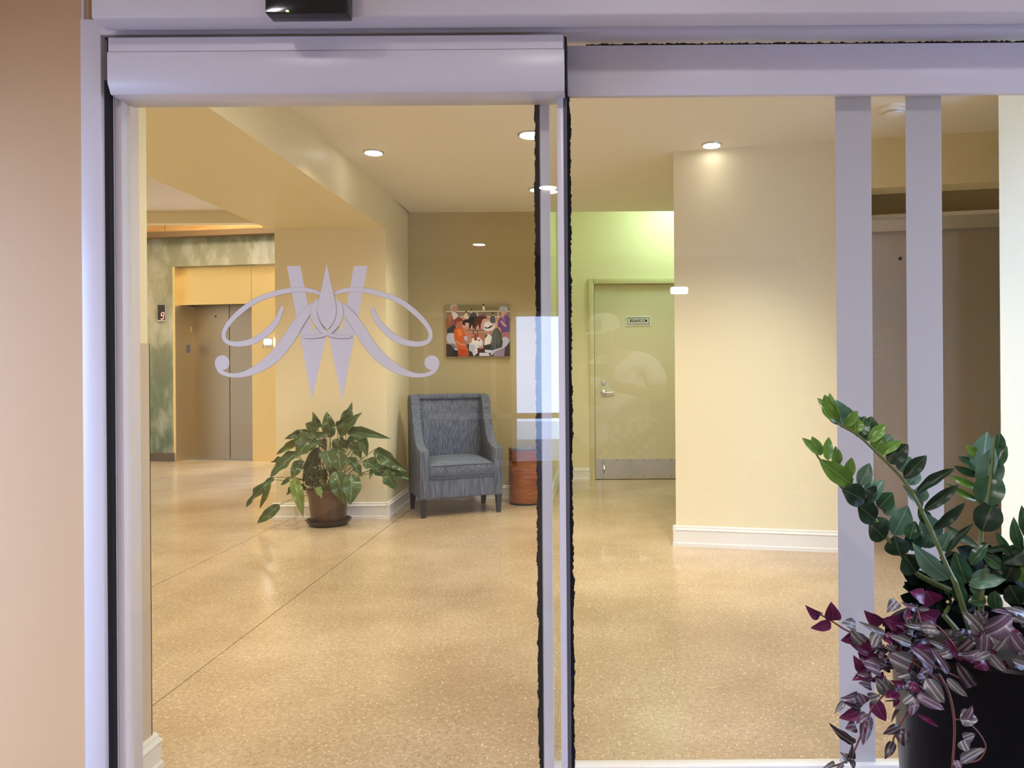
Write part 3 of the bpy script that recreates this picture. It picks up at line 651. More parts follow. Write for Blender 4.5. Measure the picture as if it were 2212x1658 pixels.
# jamb plates on the left reveal
def reveal_box(u, v0, v1, d0, d1): 
    z0 = ls(u, 0.3, v1).z; z1 = ls(u, 0.3, v0).z
    return MB().box((sB, d0, z0), (sB+0.006, d1, z1), M=LM)
obj('jamb_plate', reveal_box(406, 745, 762, 0.23, 0.31), M['darkgrey'], E2, 'small dark floor number plate')
obj('jamb_plate', reveal_box(412, 705, 717, 0.33, 0.38), M['brass'], E2)
# floor indicator with red 9
i0 = ls(342, 0, 694); i1 = ls(359.5, 0, 657)
fi = thing('floor_indicator', LM @ V((i0.x+i1.x)/2, 0, i0.z), 'black elevator floor indicator showing a red 9 on the mural wall', 'indicator')
obj('bezel', MB().box((i0.x, -0.018, i0.z), (i1.x, 0, i1.z), M=LM).bevelled(0.003, 2), M['steel'], fi)
scn = obj('screen', MB().box((i0.x+0.007, -0.021, i0.z+0.018), (i1.x-0.007, -0.017, i1.z-0.006), M=LM), M['blackgloss'], fi)
dg = MB(); cx, cz, dw, dh, sh = (i0.x+i1.x)/2+0.018, i0.z+0.075, 0.040, 0.085, 0.012
def seg(xa, za, xb, zb, t=0.009):
    f = lambda x, z: (cx+x*dw+sh*z*1.2, cz+z*dh)
    (ax, az), (bx, bz) = f(xa, za), f(xb, zb)
    d = Vector((bx-ax, bz-az)).normalized(); n = Vector((-d.y, d.x))*t/2
    pts = [(ax+n.x, -0.0225, az+n.y), (ax-n.x, -0.0225, az-n.y), (bx-n.x, -0.0225, bz-n.y), (bx+n.x, -0.0225, bz+n.y)]
    dg.prism(pts, (0, 0.0015, 0), M=LM)
for s_ in ((-.45, .5, .45, .5), (-.45, 0, .45, 0), (-.45, -.5, .45, -.5), (.5, .45, .5, .05), (.5, -.05, .5, -.45), (-.5, .45, -.5, .05)): seg(*s_)
obj('digit', dg, M['red'], scn)
# small lit wall fixture on the brass panel
q = ls(581, 0.12, 738)
hl = thing('wall_lantern', LM @ V(q.x, 0.12, q.z-0.07), 'small white lit elevator lantern on the brass panel', 'light')
obj('back_plate', MB().box((q.x-0.045, 0.10, q.z-0.075), (q.x+0.055, 0.12, q.z+0.06), M=LM).bevelled(0.004, 2), M['steel'], hl)
obj('glass_cover', MB().box((q.x-0.03, 0.045, q.z-0.035), (q.x+0.04, 0.10, q.z+0.035), M=LM).bevelled(0.008, 2), M['lamp'], hl)
obj('bracket', MB().box((q.x-0.07, 0.06, q.z-0.05), (q.x-0.03, 0.10, q.z-0.035), M=LM).box((q.x-0.055, 0.05, q.z-0.085), (q.x-0.04, 0.065, q.z-0.035), M=LM), M['alu'], hl)

# corner guard
obj('corner_guard', MB().box((WX-0.0, 2.283, 0.105), (WX+0.004, 2.334, on_y(303, 741, 2.3).z)).box((WX-0.05, 2.33, 0.105), (WX+0.004, 2.334, on_y(303, 741, 2.3).z)), M['guard'], None, 'beige plastic corner guard on the cream wall return inside the door', 'corner guard')

# ================================================================== CEILING FITTINGS
def downlight(u, v, r, power, label, group='recessed lobby downlights', lens='lamp', col=WARM, ang=1.75, z=CEIL, P=None):
    p = P if P else on_z(u, v, z)
    t = thing('recessed_downlight', (p.x, p.y, z-0.012), label, 'ceiling light', group)
    obj('trim_ring', MB().lathe([(r*0.86, 0), (r*0.9, -0.010), (r*1.08, -0.006), (r*1.12, 0), (r*1.1, 0.004)], c=(p.x, p.y, z-0.001), n=28), M['steel'], t)
    obj('lens', MB().lathe([(r*0.93, -0.009), (r*0.93, -0.011)], c=(p.x, p.y, z-0.001), n=28), M[lens], t)
    if power: light('downlight_lamp', 'SPOT', (p.x, p.y, z-0.03), power, col, 0.05, spot=ang, blend=0.9)
    return t
downlight(807, 328, 0.062, 22, 'recessed downlight nearest the beam', ang=1.4)
downlight(1147, 290, 0.077, 70, 'larger recessed downlight partly behind the door edge')
downlight(1160, 408, 0.062, 45, 'small recessed downlight farthest back, left of the door edge')
p = on_z(1541, 331, CEIL); pp = R.M @ V((R.M.inverted() @ p).x, -0.115, 0)
downlight(0, 0, 0.060, 1, 'recessed downlight close to the cream wall block on the right', P=V(pp.x, pp.y, 0))
p = on_z(1139, 384, CEIL)
obj('sprinkler_cover', MB().lathe([(0.045, 0), (0.045, -0.004), (0.04, -0.006)], c=(p.x, p.y, CEIL), n=24), M['ceil'], None, 'flat round sprinkler cover plate on the cream ceiling', 'sprinkler')
p = on_z(1930, 233, CEIL)
sd = thing('smoke_detector', (p.x, p.y, CEIL-0.05), 'round cream smoke detector on the ceiling between the frosted stripes', 'smoke detector')
obj('base', MB().lathe([(0.085, 0), (0.085, -0.012), (0.078, -0.018)], c=(p.x, p.y, CEIL), n=32), M['ceil'], sd)
obj('sensor_head', MB().lathe([(0.06, -0.017), (0.055, -0.04), (0.035, -0.048), (0.02, -0.05)], c=(p.x, p.y, CEIL), n=32), M['white'], sd)
obj('vent_slot', MB().lathe([(0.0575, -0.026), (0.0575, -0.031)], c=(p.x, p.y, CEIL), n=32), M['black'], sd)

# lights the photo shows only by their effect: other lobby cans, cove, corridor tube; wall fill spots are added
for x, y, p_, a_ in ((1.4, 3.3, 44, 1.9), (1.6, 3.2, 8, 1.9), (0.3, 3.3, 38, 1.9), (-0.9, 3.1, 30, 1.9), (0.2, 5.6, 20, 1.8)):
    light('lobby_can', 'SPOT', (x, y, CEIL-0.03), p_, WARM, 0.05, spot=a_, blend=0.9)
for x, y, p_, tilt, az, a_ in ((0.75, 3.2, 115, 40, 2, 1.08), (1.3, 3.0, 34, 41, 0, 1.1), (-1.3, 4.2, 55, 40, 22, 1.15), (-0.9, 5.2, 40, 42, 0, 1.1), (0.3, 6.0, 95, 50, -6, 0.95), (-0.5, 6.0, 34, 42, 88, 1.1), (0.6, 2.75, 110, 56, 76, 1.3), (-0.4, 5.9, 22, 44, 60, 1.2)):
    light('wall_fill_spot', 'SPOT', (x, y, CEIL-0.03), p_, WARM, 0.05, rot=(math.radians(tilt), 0, math.radians(az)), spot=a_, blend=0.9)  # unseen spots added to brighten walls, column and staff door
for x, y, p_ in ((-4.2, 5.6, 90), (-4.6, 7.6, 50), (-3.6, 3.6, 160)):
    light('lobby_can', 'SPOT', (x, y, 2.9), p_, WARM, 0.05, spot=2.3, blend=0.8)
light('cove_lamp', 'AREA', (-4.9, 9.3, 3.7), 32, (1, 0.84, 0.62), 0.6)
light('cove_lamp', 'SPOT', (-3.6, 9.2, 3.5), 150, (1, 0.88, 0.68), 0.03, rot=(math.radians(38), 0, math.radians(60)), spot=0.9, blend=0.3)
light('corridor_tube', 'AREA', (0.95, 7.9, 3.2), 13, (0.62, 1.0, 0.80), 0.5)
# vestibule fittings
for i, (x, y) in enumerate(((refl_x(1037, -4.6, 2.08), -4.6), (-0.34, -1.9), (0.2, 0.9), (-1.2, 0.9), (1.5, 0.9))):
    downlight(0, 0, 0.075, (90, 520, 30, 20, 26)[i], ('vestibule ceiling downlight by the street door', 'vestibule ceiling downlight behind the person', 'unseen fill downlight added at the middle over the sliding door', 'unseen fill downlight added over the left jamb', 'unseen fill downlight added over the black planter')[i], 'vestibule downlights', 'lampcool', COOL, 2.7, 2.65, V(x, y, 0))  # last three are added fill lamps, placed clear of the reflection
light('person_fill_spot', 'SPOT', (0.5, 1.2, 2.6), 150, COOL, 0.05, rot=(math.radians(-50), 0, math.radians(-8)), spot=0.8, blend=0.8)  # unseen spot added to brighten the person for the reflection
bx, bz = refl_x(1470, VY), 1.2+(800-627)/F*(2*2.08-VY)
bl = thing('bulkhead_light', (bx, VY, bz-0.05), 'oval white wall light reflected beside the cream wall block', 'light')
obj('base', MB().box((bx-0.12, VY, bz-0.055), (bx+0.12, VY+0.02, bz+0.055)).bevelled(0.01, 2), M['white'], bl)
obj('lens', MB().box((bx-0.11, VY+0.02, bz-0.045), (bx+0.11, VY+0.07, bz+0.045)).bevelled(0.03, 3), M['lampcool'], bl)
# day glow coming in through the street door is the sky itself

# ================================================================== PAINTING
PY = 7.16
c1 = on_y(964, 770, PY); c2 = on_y(1101, 656, PY)
pt = thing('canvas_painting', ((c1.x+c2.x)/2, 7.2, c1.z), 'unframed canvas painting of people at a cafe table by a horse arena, above the armchair', 'painting')
obj('canvas', MB().box((c1.x, PY, c1.z), (c2.x, 7.2, c2.z)), M['signw'], pt)
def painting():
    polys = []
    def P(col, *pts): polys.append((col, pts))
    x0, x1, y0, y1 = 415, 1312, 228, 978
    P((150,140,110), (x0,y0),(x1,y0),(x1,340),(x0,340)); P((128,122,84), (560,y0+10),(900,y0+20),(x1,y0+60),(x1,320),(600,320))
    P((135,118,92), (x0,340),(x1,340),(x1,420),(x0,420)); P((205,150,132), (x0,420),(x1,420),(x1,640),(x0,640))
    P((196,146,130), (640,600),(1000,590),(1000,720),(640,720)); P((178,120,105), (x0,640),(x1,640),(x1,x1 and 800),(x0,800)); P((60,48,52), (x0,800),(x1,800),(x1,y1),(x0,y1))
    for y in (326, 405): P((232,226,212), (x0,y),(x1,y),(x1,y+12),(x0,y+12))
    for x in (850, 1145): P((225,218,205), (x,330),(x+10,330),(x+12,420),(x,420))
    P((225,170,160), (650,450),(1000,440),(1130,480),(1130,560),(940,580),(650,560))
    # man standing left: jacket, shirt, head
    P((150,92,72), (415,420),(470,340),(560,330),(600,400),(640,440),(600,520),(520,560),(470,590),(415,600)); P((176,112,84), (430,430),(480,350),(500,420),(470,520))
    P((225,215,222), (490,335),(545,335),(590,390),(560,430),(520,450)); P((196,140,118), (480,250),(530,232),(575,250),(572,300),(540,335),(490,325))
    P((190,180,178), (475,260),(500,230),(560,230),(580,255),(540,252),(510,262),(495,320),(478,300)); P((48,60,58), (430,590),(520,520),(560,560),(540,640),(420,640))
    # horses and riders
    P((28,20,28), (640,470),(700,440),(740,420),(760,360),(800,345),(850,380),(850,430),(830,490),(820,560),(800,590),(780,520),(750,590),(735,570),(740,500),(690,490),(680,540),(650,520))
    P((86,40,34), (810,440),(860,400),(920,375),(960,370),(1000,440),(960,430),(930,450),(905,520),(900,590),(880,580),(870,520),(840,560),(830,600),(815,590),(820,520))
    P((228,215,190), (675,380),(700,345),(720,385),(735,440),(690,445),(660,410)); P((30,28,30), (685,330),(708,322),(712,350),(690,352))
    P((226,206,180), (755,340),(775,310),(795,345),(770,360)); P((30,28,30), (765,300),(785,298),(788,320),(766,322))
    P((245,240,235), (930,255),(958,252),(962,318),(934,318)); P((25,22,26), (932,228),(956,228),(958,256),(930,256))
    P((40,62,60), (1035,440),(1050,400),(1090,395),(1110,440),(1110,500),(1035,500)); P((30,28,30), (1065,352),(1092,352),(1092,374),(1065,374)); P((205,160,140), (1066,372),(1092,372),(1088,398),(1070,398))
    P((120,110,104), (700,592),(950,596),(950,616),(700,612)); P((70,56,52), (790,610),(806,610),(800,700),(792,700)); P((70,56,52), (850,610),(862,610),(872,690),(862,690))
    # old woman right in purple
    P((98,72,150), (1150,470),(1180,420),(1240,385),(1300,410),(1312,440),(1312,640),(1200,650),(1180,570),(1140,550)); P((128,96,176), (1190,440),(1240,400),(1270,440),(1230,560),(1200,540))
    P((170,110,130), (1200,640),(1312,630),(1312,740),(1210,720)); P((214,160,150), (1185,320),(1240,310),(1262,350),(1235,400),(1195,405)); P((176,190,225), (1155,310),(1180,268),(1240,258),(1282,290),(1280,350),(1250,360),(1235,310),(1190,330))
    P((214,164,150), (1175,470),(1205,470),(1270,550),(1250,560),(1190,500)); P((205,150,140), (1200,395),(1225,395),(1225,440),(1205,450))
    # chairs
    P((196,200,220), (418,700),(440,650),(490,635),(525,650),(540,760),(575,820),(578,885),(540,890),(510,830),(430,770)); P((120,130,128), (470,780),(540,800),(570,860),(520,860))
    P((188,196,232), (1200,710),(1260,698),(1306,740),(1295,800),(1230,860),(1100,910),(1060,960),(1040,960),(1050,900),(1180,850),(1215,780)); P((150,132,170), (1080,920),(1240,860),(1230,978),(1090,978))
    P((60,50,60), (1250,850),(1312,760),(1312,978),(1235,978))
    # woman in orange
    P((214,98,36), (525,600),(560,560),(640,550),(690,620),(700,690),(660,740),(640,780),(720,860),(730,978),(590,978),(570,860),(530,720)); P((186,72,30), (590,860),(700,880),(725,978),(590,978)); P((240,130,60), (560,600),(620,580),(650,660),(600,700))
    P((186,108,88), (560,480),(620,470),(645,510),(630,550),(590,570),(560,540)); P((140,66,60), (525,480),(560,430),(600,415),(650,440),(655,475),(600,470),(560,490),(550,540),(530,520))
    P((205,130,100), (640,560),(680,570),(730,650),(800,660),(800,690),(710,690),(660,620)); P((214,140,112), (560,740),(620,790),(710,810),(700,832),(600,810),(550,770))
    # table
    P((222,224,240), (740,780),(780,720),(880,700),(930,760),(935,840),(900,880),(820,960),(800,970),(780,910),(735,890)); P((186,196,224), (750,800),(820,820),(815,950),(780,905),(735,880)); P((240,240,248), (770,745),(830,715),(900,725),(915,765),(850,800),(790,790))
    P((150,70,44), (812,660),(845,655),(852,750),(810,750)); P((170,100,70), (860,735),(895,735),(890,760),(864,760)); P((186,140,110), (700,700),(760,690),(780,770),(720,800),(690,760))
    P((190,190,214), (660,690),(710,680),(720,740),(680,750))
    # man in hat
    P((62,72,72), (1085,590),(1140,570),(1190,640),(1212,780),(1200,850),(1100,880),(950,880),(945,820),(1040,820),(1060,760),(1050,690)); P((84,92,92), (1110,600),(1150,600),(1180,720),(1160,830),(1110,780)); P((36,46,52), (945,822),(1060,822),(1090,880),(950,884))
    P((235,235,242), (980,660),(1010,650),(1060,700),(1030,800),(950,820),(960,740)); P((32,26,30), (960,700),(985,660),(1000,670),(975,710)); P((190,126,104), (1005,610),(1070,595),(1060,650),(1015,648))
    P((232,232,246), (935,580),(950,560),(1050,575),(1100,520),(1105,550),(1080,600),(1010,618),(950,605)); P((236,236,250), (945,560),(950,510),(985,480),(1030,476),(1062,510),(1066,545),(1010,575),(960,575)); P((24,20,30), (955,556),(1000,566),(1062,528),(1068,548),(1010,582),(952,572))
    P((210,150,130), (870,830),(940,820),(940,860),(880,860)); P((70,30,34), (810,870),(870,858),(935,870),(930,900),(870,920),(820,895)); P((240,240,245), (810,875),(850,865),(860,905),(825,900))
    P((212,214,236), (960,880),(1060,890),(1040,930),(960,920)); P((214,216,240), (885,925),(1010,930),(1030,972),(880,972)); P((20,24,44), (500,880),(580,890),(585,972),(500,972)); P((30,28,36), (760,920),(800,970),(790,975),(755,975))
    me = bpy.data.meshes.new('painted_scene'); vs = []; fs = []; cols = []
    org = ORG[pt.name]
    for k, (col, pts) in enumerate(polys):
        s = len(vs)
        for (x, y) in pts:
            X = c1.x+(min(max(x, x0), x1)-x0)/(x1-x0)*(c2.x-c1.x); Z = c2.z-(min(max(y, y0), y1)-y0)/(y1-y0)*(c2.z-c1.z)
            vs.append(V(X, PY-0.0006-0.00004*k, Z)-org)
        fs.append(tuple(range(s, len(vs)))); cols.append([(c/255)**2.2 for c in col])
    me.from_pydata(vs, [], fs); ca = me.color_attributes.new('Col', 'FLOAT_COLOR', 'CORNER')
    for p_ in me.polygons:
        for li in p_.loop_indices: ca.data[li].color = (*cols[p_.index], 1)
    m = mat('painted_canvas', (1, 1, 1), 0.6); nt, b = nodes(m); at = nt.nodes.new('ShaderNodeAttribute'); at.attribute_name = 'Col'
    nt.links.new(at.outputs['Color'], b.inputs['Base Color']); me.materials.append(m)
    o = bpy.data.objects.new('painted_scene', me); COL.objects.link(o); o.parent = pt
painting()

# ================================================================== ARMCHAIR
CO = on_z(914.5, 1119); CO.z = 0
ang = math.atan2(0.27, 0.62)
CM = Matrix.Translation(CO) @ Matrix.Rotation(ang, 4, 'Z') @ Matrix.Translation((-0.03, -0.03, 0))
ch = thing('wingback_armchair', CM @ V(0.35, 0.3, 0), 'grey slub fabric armchair with high sloping sides and dark legs', 'chair')
def loc(mb): mb.v = [CM @ p for p in mb.v]; return mb
def side(x0, x1):
    pr = [(0.0, 0.155), (0.0, 0.545), (0.012, 0.56), (0.11, 0.565), (0.20, 0.60), (0.275, 0.68), (0.335, 0.80), (0.375, 0.93), (0.40, 0.985), (0.52, 1.0), (0.56, 0.95), (0.52, 0.155)]
    return loc(MB().prism([(x0, y, z) for y, z in pr], (x1-x0, 0, 0)).bevelled(0.014, 3))
CW = 0.70
obj('side_panel', side(0.0, 0.075), M['fabric'], ch); obj('side_panel', side(CW-0.075, CW), M['fabric'], ch)
bk = MB().prism([(0.06, 0.44, 0.30), (0.06, 0.43, 0.45), (0.06, 0.475, 0.97), (0.06, 0.49, 0.995), (0.06, 0.55, 0.995), (0.06, 0.56, 0.9), (0.06, 0.53, 0.17)], (CW-0.12, 0, 0)).bevelled(0.012, 3)
obj('backrest', loc(bk), M['fabric'], ch)
obj('top_rail', loc(MB().box((0.07, 0.455, 0.955), (CW-0.07, 0.54, 1.003)).bevelled(0.014, 3)), M['fabric'], ch)
obj('seat_frame', loc(MB().box((0.065, 0.008, 0.155), (CW-0.065, 0.5, 0.315)).bevelled(0.01, 3)), M['fabric'], ch)
# crowned seat cushion
cu = MB(); nx, ny = 18, 14; X0, X1, Y0, Y1 = 0.078, CW-0.078, 0.002, 0.45
def cz_(i, j):
    a = 2*i/nx-1; b_ = 2*j/ny-1
    return (1-abs(a)**5)*(1-abs(b_)**5)
top = [[V(X0+(X1-X0)*i/nx, Y0+(Y1-Y0)*j/ny, 0.425+0.055*cz_(i, j)) for j in range(ny+1)] for i in range(nx+1)]
vs = [p for row in top for p in row]; N = ny+1
fs = [(i*N+j, (i+1)*N+j, (i+1)*N+j+1, i*N+j+1) for i in range(nx) for j in range(ny)]
nb = len(vs); vs += [V(p.x, p.y+(0.012 if p.y < 0.05 else 0), 0.318) for p in vs]
fs += [(nb+i*N+j, nb+i*N+j+1, nb+(i+1)*N+j+1, nb+(i+1)*N+j) for i in range(nx) for j in range(ny)]
ring = [i*N for i in range(nx+1)]+[nx*N+j for j in range(1, ny+1)]+[i*N+ny for i in range(nx-1, -1, -1)]+[j for j in range(ny-1, 0, -1)]
mid0 = len(vs)
for r_ in ring:
    p = vs[r_]; c_ = V((X0+X1)/2, (Y0+Y1)/2, 0); d = (V(p.x, p.y, 0)-c_); vs.append(V(p.x+ (0.004 if d.x > 0.2 else -0.004 if d.x < -0.2 else 0), p.y-(0.012 if p.y < 0.01 else 0), 0.365))
n_ = len(ring)
for k in range(n_):
    k2 = (k+1) % n_; fs += [(ring[k], ring[k2], mid0+k2, mid0+k), (mid0+k, mid0+k2, nb+ring[k2], nb+ring[k])]
cu.add(vs, fs, 0, True)
obj('seat_cushion', loc(cu), M['fabric'], ch)
pip = MB().tube([(X0+0.004, -0.001, 0.425), (0.35, -0.003, 0.428), (X1-0.004, -0.001, 0.425)], 0.004, 6).tube([(X0+0.004, 0.0, 0.322), (0.35, 0.0, 0.322), (X1-0.004, 0.0, 0.322)], 0.004, 6)
obj('piping', loc(pip), M['fabric'], ch)
for x, y in ((0.03, 0.035), (CW-0.03, 0.035), (0.03, 0.49), (CW-0.03, 0.49)):
    l = MB(); a_, b_ = 0.025, 0.016; bk_ = 0.03 if y > 0.2 else 0
    vs = [V(x-a_, y-a_, 0.16), V(x+a_, y-a_, 0.16), V(x+a_, y+a_, 0.16), V(x-a_, y+a_, 0.16), V(x-b_, y-b_+bk_, 0), V(x+b_, y-b_+bk_, 0), V(x+b_, y+b_+bk_, 0), V(x-b_, y+b_+bk_, 0)]
    l.add(vs, [(0, 1, 2, 3), (4, 7, 6, 5), (0, 4, 5, 1), (1, 5, 6, 2), (2, 6, 7, 3), (3, 7, 4, 0)])
    obj('leg', loc(l), M['legwood'], ch)

# ================================================================== DRUM TABLE
tx = on_y(1136, 1000, 7.0).x; tyy = 7.0
dt_ = thing('drum_table', (tx, tyy, 0), 'small orange brown cylindrical side table right of the armchair', 'table')
obj('base_ring', MB().lathe([(0.150, 0), (0.150, 0.02)], c=(tx, tyy, 0), n=40), M['black'], dt_)
obj('drum', MB().lathe([(0.153, 0.018), (0.1555, 0.03), (0.1555, 0.36), (0.1535, 0.365), (0.1535, 0.37), (0.1555, 0.375), (0.1555, 0.49)], c=(tx, tyy, 0), n=48), M['drum'], dt_)
obj('table_top', MB().lathe([(0.157, 0.488), (0.158, 0.492), (0.158, 0.505), (0.155, 0.51), (0.14, 0.511)], c=(tx, tyy, 0), n=48), M['drumtop'], dt_)

# ================================================================== LEAVES
def leaf_mesh(name, bend, fold, wave, widest=0.4, blunt=1.0, seed=0, nl=9, nw=4):
    r = random.Random(seed); vs = []; fs = []; ph = r.random()*6
    for i in range(nl+1):
        t = i/nl
        tt = t**(math.log(0.5)/math.log(widest)); wd = math.sin(math.pi*min(max(tt, 0), 1))**((0.62 if t < widest else 1.02)*blunt) if 0 < t < 1 else 0.0
        for j in range(nw+1):
            y = (j/nw-0.5)*wd
            z = bend*(t*(1-t))*4*0.25+fold*abs(y)*0.35+wave*math.sin(t*15+ph+(3.1 if y > 0 else 0))*abs(y)*0.35
            vs.append((t, y, z))
    n = nw+1
    for i in range(nl):
        for j in range(nw): fs.append((i*n+j, (i+1)*n+j, (i+1)*n+j+1, i*n+j+1))
    me = bpy.data.meshes.new(name); me.from_pydata(vs, [], fs)
    me.polygons.foreach_set('use_smooth', [True]*len(fs)); me.update(); return me
LV = {}
def get_leaf(kind, var, matname):
    k = (kind, var, matname)
    if k not in LV:
        r = random.Random(hash((kind, var)) if False else (sum(map(ord, kind))*7+var))
        if kind == 'lily': me = leaf_mesh('lily_leaf', 0.3+0.5*r.random(), 0.35+0.6*r.random(), 0.35+0.5*r.random(), 0.38, 0.95, var+3, 14, 6)
        elif kind == 'zz': me = leaf_mesh('zz_leaf', 0.1+0.25*r.random(), 0.2+0.3*r.random(), 0.12, 0.46, 0.9, var+5, 12)
        else: me = leaf_mesh('vine_leaf', 0.3+0.6*r.random(), 0.3+0.6*r.random(), 0.25*r.random(), 0.38, 0.85, var+8)
        me.materials.append(M[matname]); LV[k] = me
    return LV[k]
LR = random.Random(11)
def leaf(kind, B, T, wd, parent, matname, up=None, var=None, roll=None):
    """blade from B to T (world), width wd, facing roughly the camera"""
    me = get_leaf(kind, LR.randrange(4) if var is None else var, matname)
    d = T-B; L = d.length; x = d.normalized()
    view = (CAM-(B+T)/2).normalized()
    nrm = view-x*view.dot(x)
    if nrm.length < 0.05: nrm = V(0, 0, 1)-x*x.z
    nrm.normalize()
    if up is not None:
        nn = nrm*(1-up)+V(0, 0, 1)*up; nn = nn-x*nn.dot(x); nrm = nn.normalized()
    nrm.rotate(Matrix.Rotation((LR.random()-0.5)*0.9 if roll is None else roll, 3, x))
    y = nrm.cross(x); o = bpy.data.objects.new('leaf', me); COL.objects.link(o); o.parent = parent
    Mx = Matrix(((x.x*L, y.x*wd, nrm.x*L, B.x), (x.y*L, y.y*wd, nrm.y*L, B.y), (x.z*L, y.z*wd, nrm.z*L, B.z), (0, 0, 0, 1)))
    o.matrix_basis = Matrix.Translation(-ORG[parent.name]) @ Mx
    return o

# ---- peace lily by the column
pc = on_y(710, 1135, 6.08); PC = V(pc.x, 6.08, 0)
pl_ = thing('peace_lily', PC, 'broad-leaved potted lily in a brown pot on the floor before the column', 'plant')
obj('saucer', MB().lathe([(0.13, 0.0), (0.14, 0.002), (0.168, 0.03), (0.175, 0.045), (0.168, 0.045), (0.135, 0.014)], c=PC, n=36), M['saucer'], pl_)
obj('pot', MB().lathe([(0.128, 0.012), (0.156, 0.25), (0.163, 0.252), (0.166, 0.275), (0.160, 0.285), (0.150, 0.28), (0.145, 0.24)], c=PC, n=36), M['pot'], pl_)
obj('soil', MB().lathe([(0.146, 0.235), (0.1, 0.252), (0.02, 0.256)], c=PC, n=24), M['soil'], pl_)
def L4(x, y, Y): return on_y(500+x/5.18, 840+y/5.18, Y)
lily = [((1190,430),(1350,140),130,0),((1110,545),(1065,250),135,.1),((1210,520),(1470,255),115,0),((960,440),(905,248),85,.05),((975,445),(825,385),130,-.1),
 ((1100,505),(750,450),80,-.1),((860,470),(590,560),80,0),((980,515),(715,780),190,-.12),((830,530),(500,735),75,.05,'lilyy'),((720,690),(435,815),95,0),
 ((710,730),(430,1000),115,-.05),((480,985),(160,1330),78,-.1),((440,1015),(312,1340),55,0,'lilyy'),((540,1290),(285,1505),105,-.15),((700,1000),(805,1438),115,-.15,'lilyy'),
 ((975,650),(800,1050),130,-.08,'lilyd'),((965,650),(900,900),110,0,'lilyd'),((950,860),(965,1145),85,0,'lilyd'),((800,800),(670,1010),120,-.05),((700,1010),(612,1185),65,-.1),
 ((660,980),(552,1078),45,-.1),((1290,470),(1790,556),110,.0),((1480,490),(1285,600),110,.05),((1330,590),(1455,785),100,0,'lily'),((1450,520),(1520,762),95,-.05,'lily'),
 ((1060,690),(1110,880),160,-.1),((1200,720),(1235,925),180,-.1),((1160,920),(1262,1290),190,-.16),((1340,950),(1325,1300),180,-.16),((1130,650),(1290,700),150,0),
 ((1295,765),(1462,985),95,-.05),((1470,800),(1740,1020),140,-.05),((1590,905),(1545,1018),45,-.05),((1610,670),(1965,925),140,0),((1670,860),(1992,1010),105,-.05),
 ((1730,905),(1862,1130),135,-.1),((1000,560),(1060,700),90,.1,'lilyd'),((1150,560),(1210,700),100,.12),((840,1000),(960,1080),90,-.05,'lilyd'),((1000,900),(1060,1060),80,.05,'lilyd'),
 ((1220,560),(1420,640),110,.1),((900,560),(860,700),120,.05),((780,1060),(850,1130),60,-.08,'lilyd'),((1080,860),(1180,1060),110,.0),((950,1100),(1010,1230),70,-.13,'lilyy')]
stm = []
for i, L in enumerate(lily):
    (bx_, by_), (ex, ey), wpx, dy = L[:4]; mt = L[4] if len(L) > 4 else 'lily'
    Yb = 6.06+dy*0.8+0.02*math.sin(i*2.1); Ye = min(Yb-0.03+0.05*math.sin(i*1.7), 6.24)
    B = L4(bx_, by_, Yb); T = L4(ex, ey, Ye)
    s0 = PC+V(0.07*math.cos(i*2.4), 0.07*math.sin(i*2.4), 0.245)
    mid = s0.lerp(B, 0.55)+V(0, 0, 0.06 if B.z < 0.5 else 0.02)
    pth = [(s0*(1-t)**2+mid*2*t*(1-t)+B*t*t) for t in (0, .2, .4, .6, .8, 1)]
    so_ = obj('stem', MB().tube(pth, [0.0045, 0.004, 0.0035, 0.003, 0.003, 0.0025], 6), M['stem'], pl_)
    leaf('lily', B, T, wpx/5.18/F*6.0*1.12, so_, mt)

# ---- big black planter with zz plant and wandering vine
YP = 1.42
PP = on_y(2150, 1500, YP); PP = V(PP.x, YP, 0); ZR = on_y(2150, 1450, YP-0.18).z
pla = thing('black_planter', PP, 'tall black planter with glossy green fronds and purple trailing vine at the lower right', 'plant')
obj('planter', MB().lathe([(0.135, 0.0), (0.14, 0.01), (0.182, ZR-0.012), (0.186, ZR-0.006), (0.184, ZR), (0.174, ZR), (0.17, ZR-0.06)], c=PP, n=56), M['planter'], pla)
obj('soil', MB().lathe([(0.172, ZR-0.05), (0.1, ZR-0.03), (0.02, ZR-0.025)], c=PP, n=24), M['soil'], pla)
def Z(x, y, Y): return on_y(1700+x/3.252, 820+y/3.252, Y)
def T_(x, y, Y): return on_y(1700+x/3.967, 1240+y/3.967, Y)
def spath(pts, fn):
    o = [fn(*p) for p in pts]; out = []
    P = [o[0]]+o+[o[-1]]
    for i in range(1, len(P)-2):
        for k in range(4):
            t = k/4; a, b, c, d = P[i-1], P[i], P[i+1], P[i+2]
            out.append(0.5*((2*b)+(-a+c)*t+(2*a-5*b+4*c-d)*t*t+(-a+3*b-3*c+d)*t**3))
    out.append(o[-1]); return out
soilp = PP+V(0, 0, ZR-0.04)
def zstem(pts, r0, Y, mt='stem'):
    p = spath(pts, lambda x, y: Z(x, y, Y)); n = len(p)
    return obj('stem', MB().tube([soilp+V(-0.03, 0, 0)]+p, [r0]+[r0*(1-0.75*i/n) for i in range(n)], 8), M[mt], pla)
YA, YB, YC = 1.33, 1.38, 1.46
SA = zstem([(1180,1420),(1120,1300),(1000,1030),(900,830),(800,680),(640,520),(500,390),(350,300),(250,170)], 0.0046, YA)
SB = zstem([(1200,1500),(920,1365),(800,1220),(700,1105),(600,955),(500,860),(380,750),(280,610),(220,545),(180,470)], 0.005, YB)
SC = zstem([(1365,1500),(1365,1360),(1362,1080),(1400,900),(1440,600),(1450,400)], 0.006, YC)
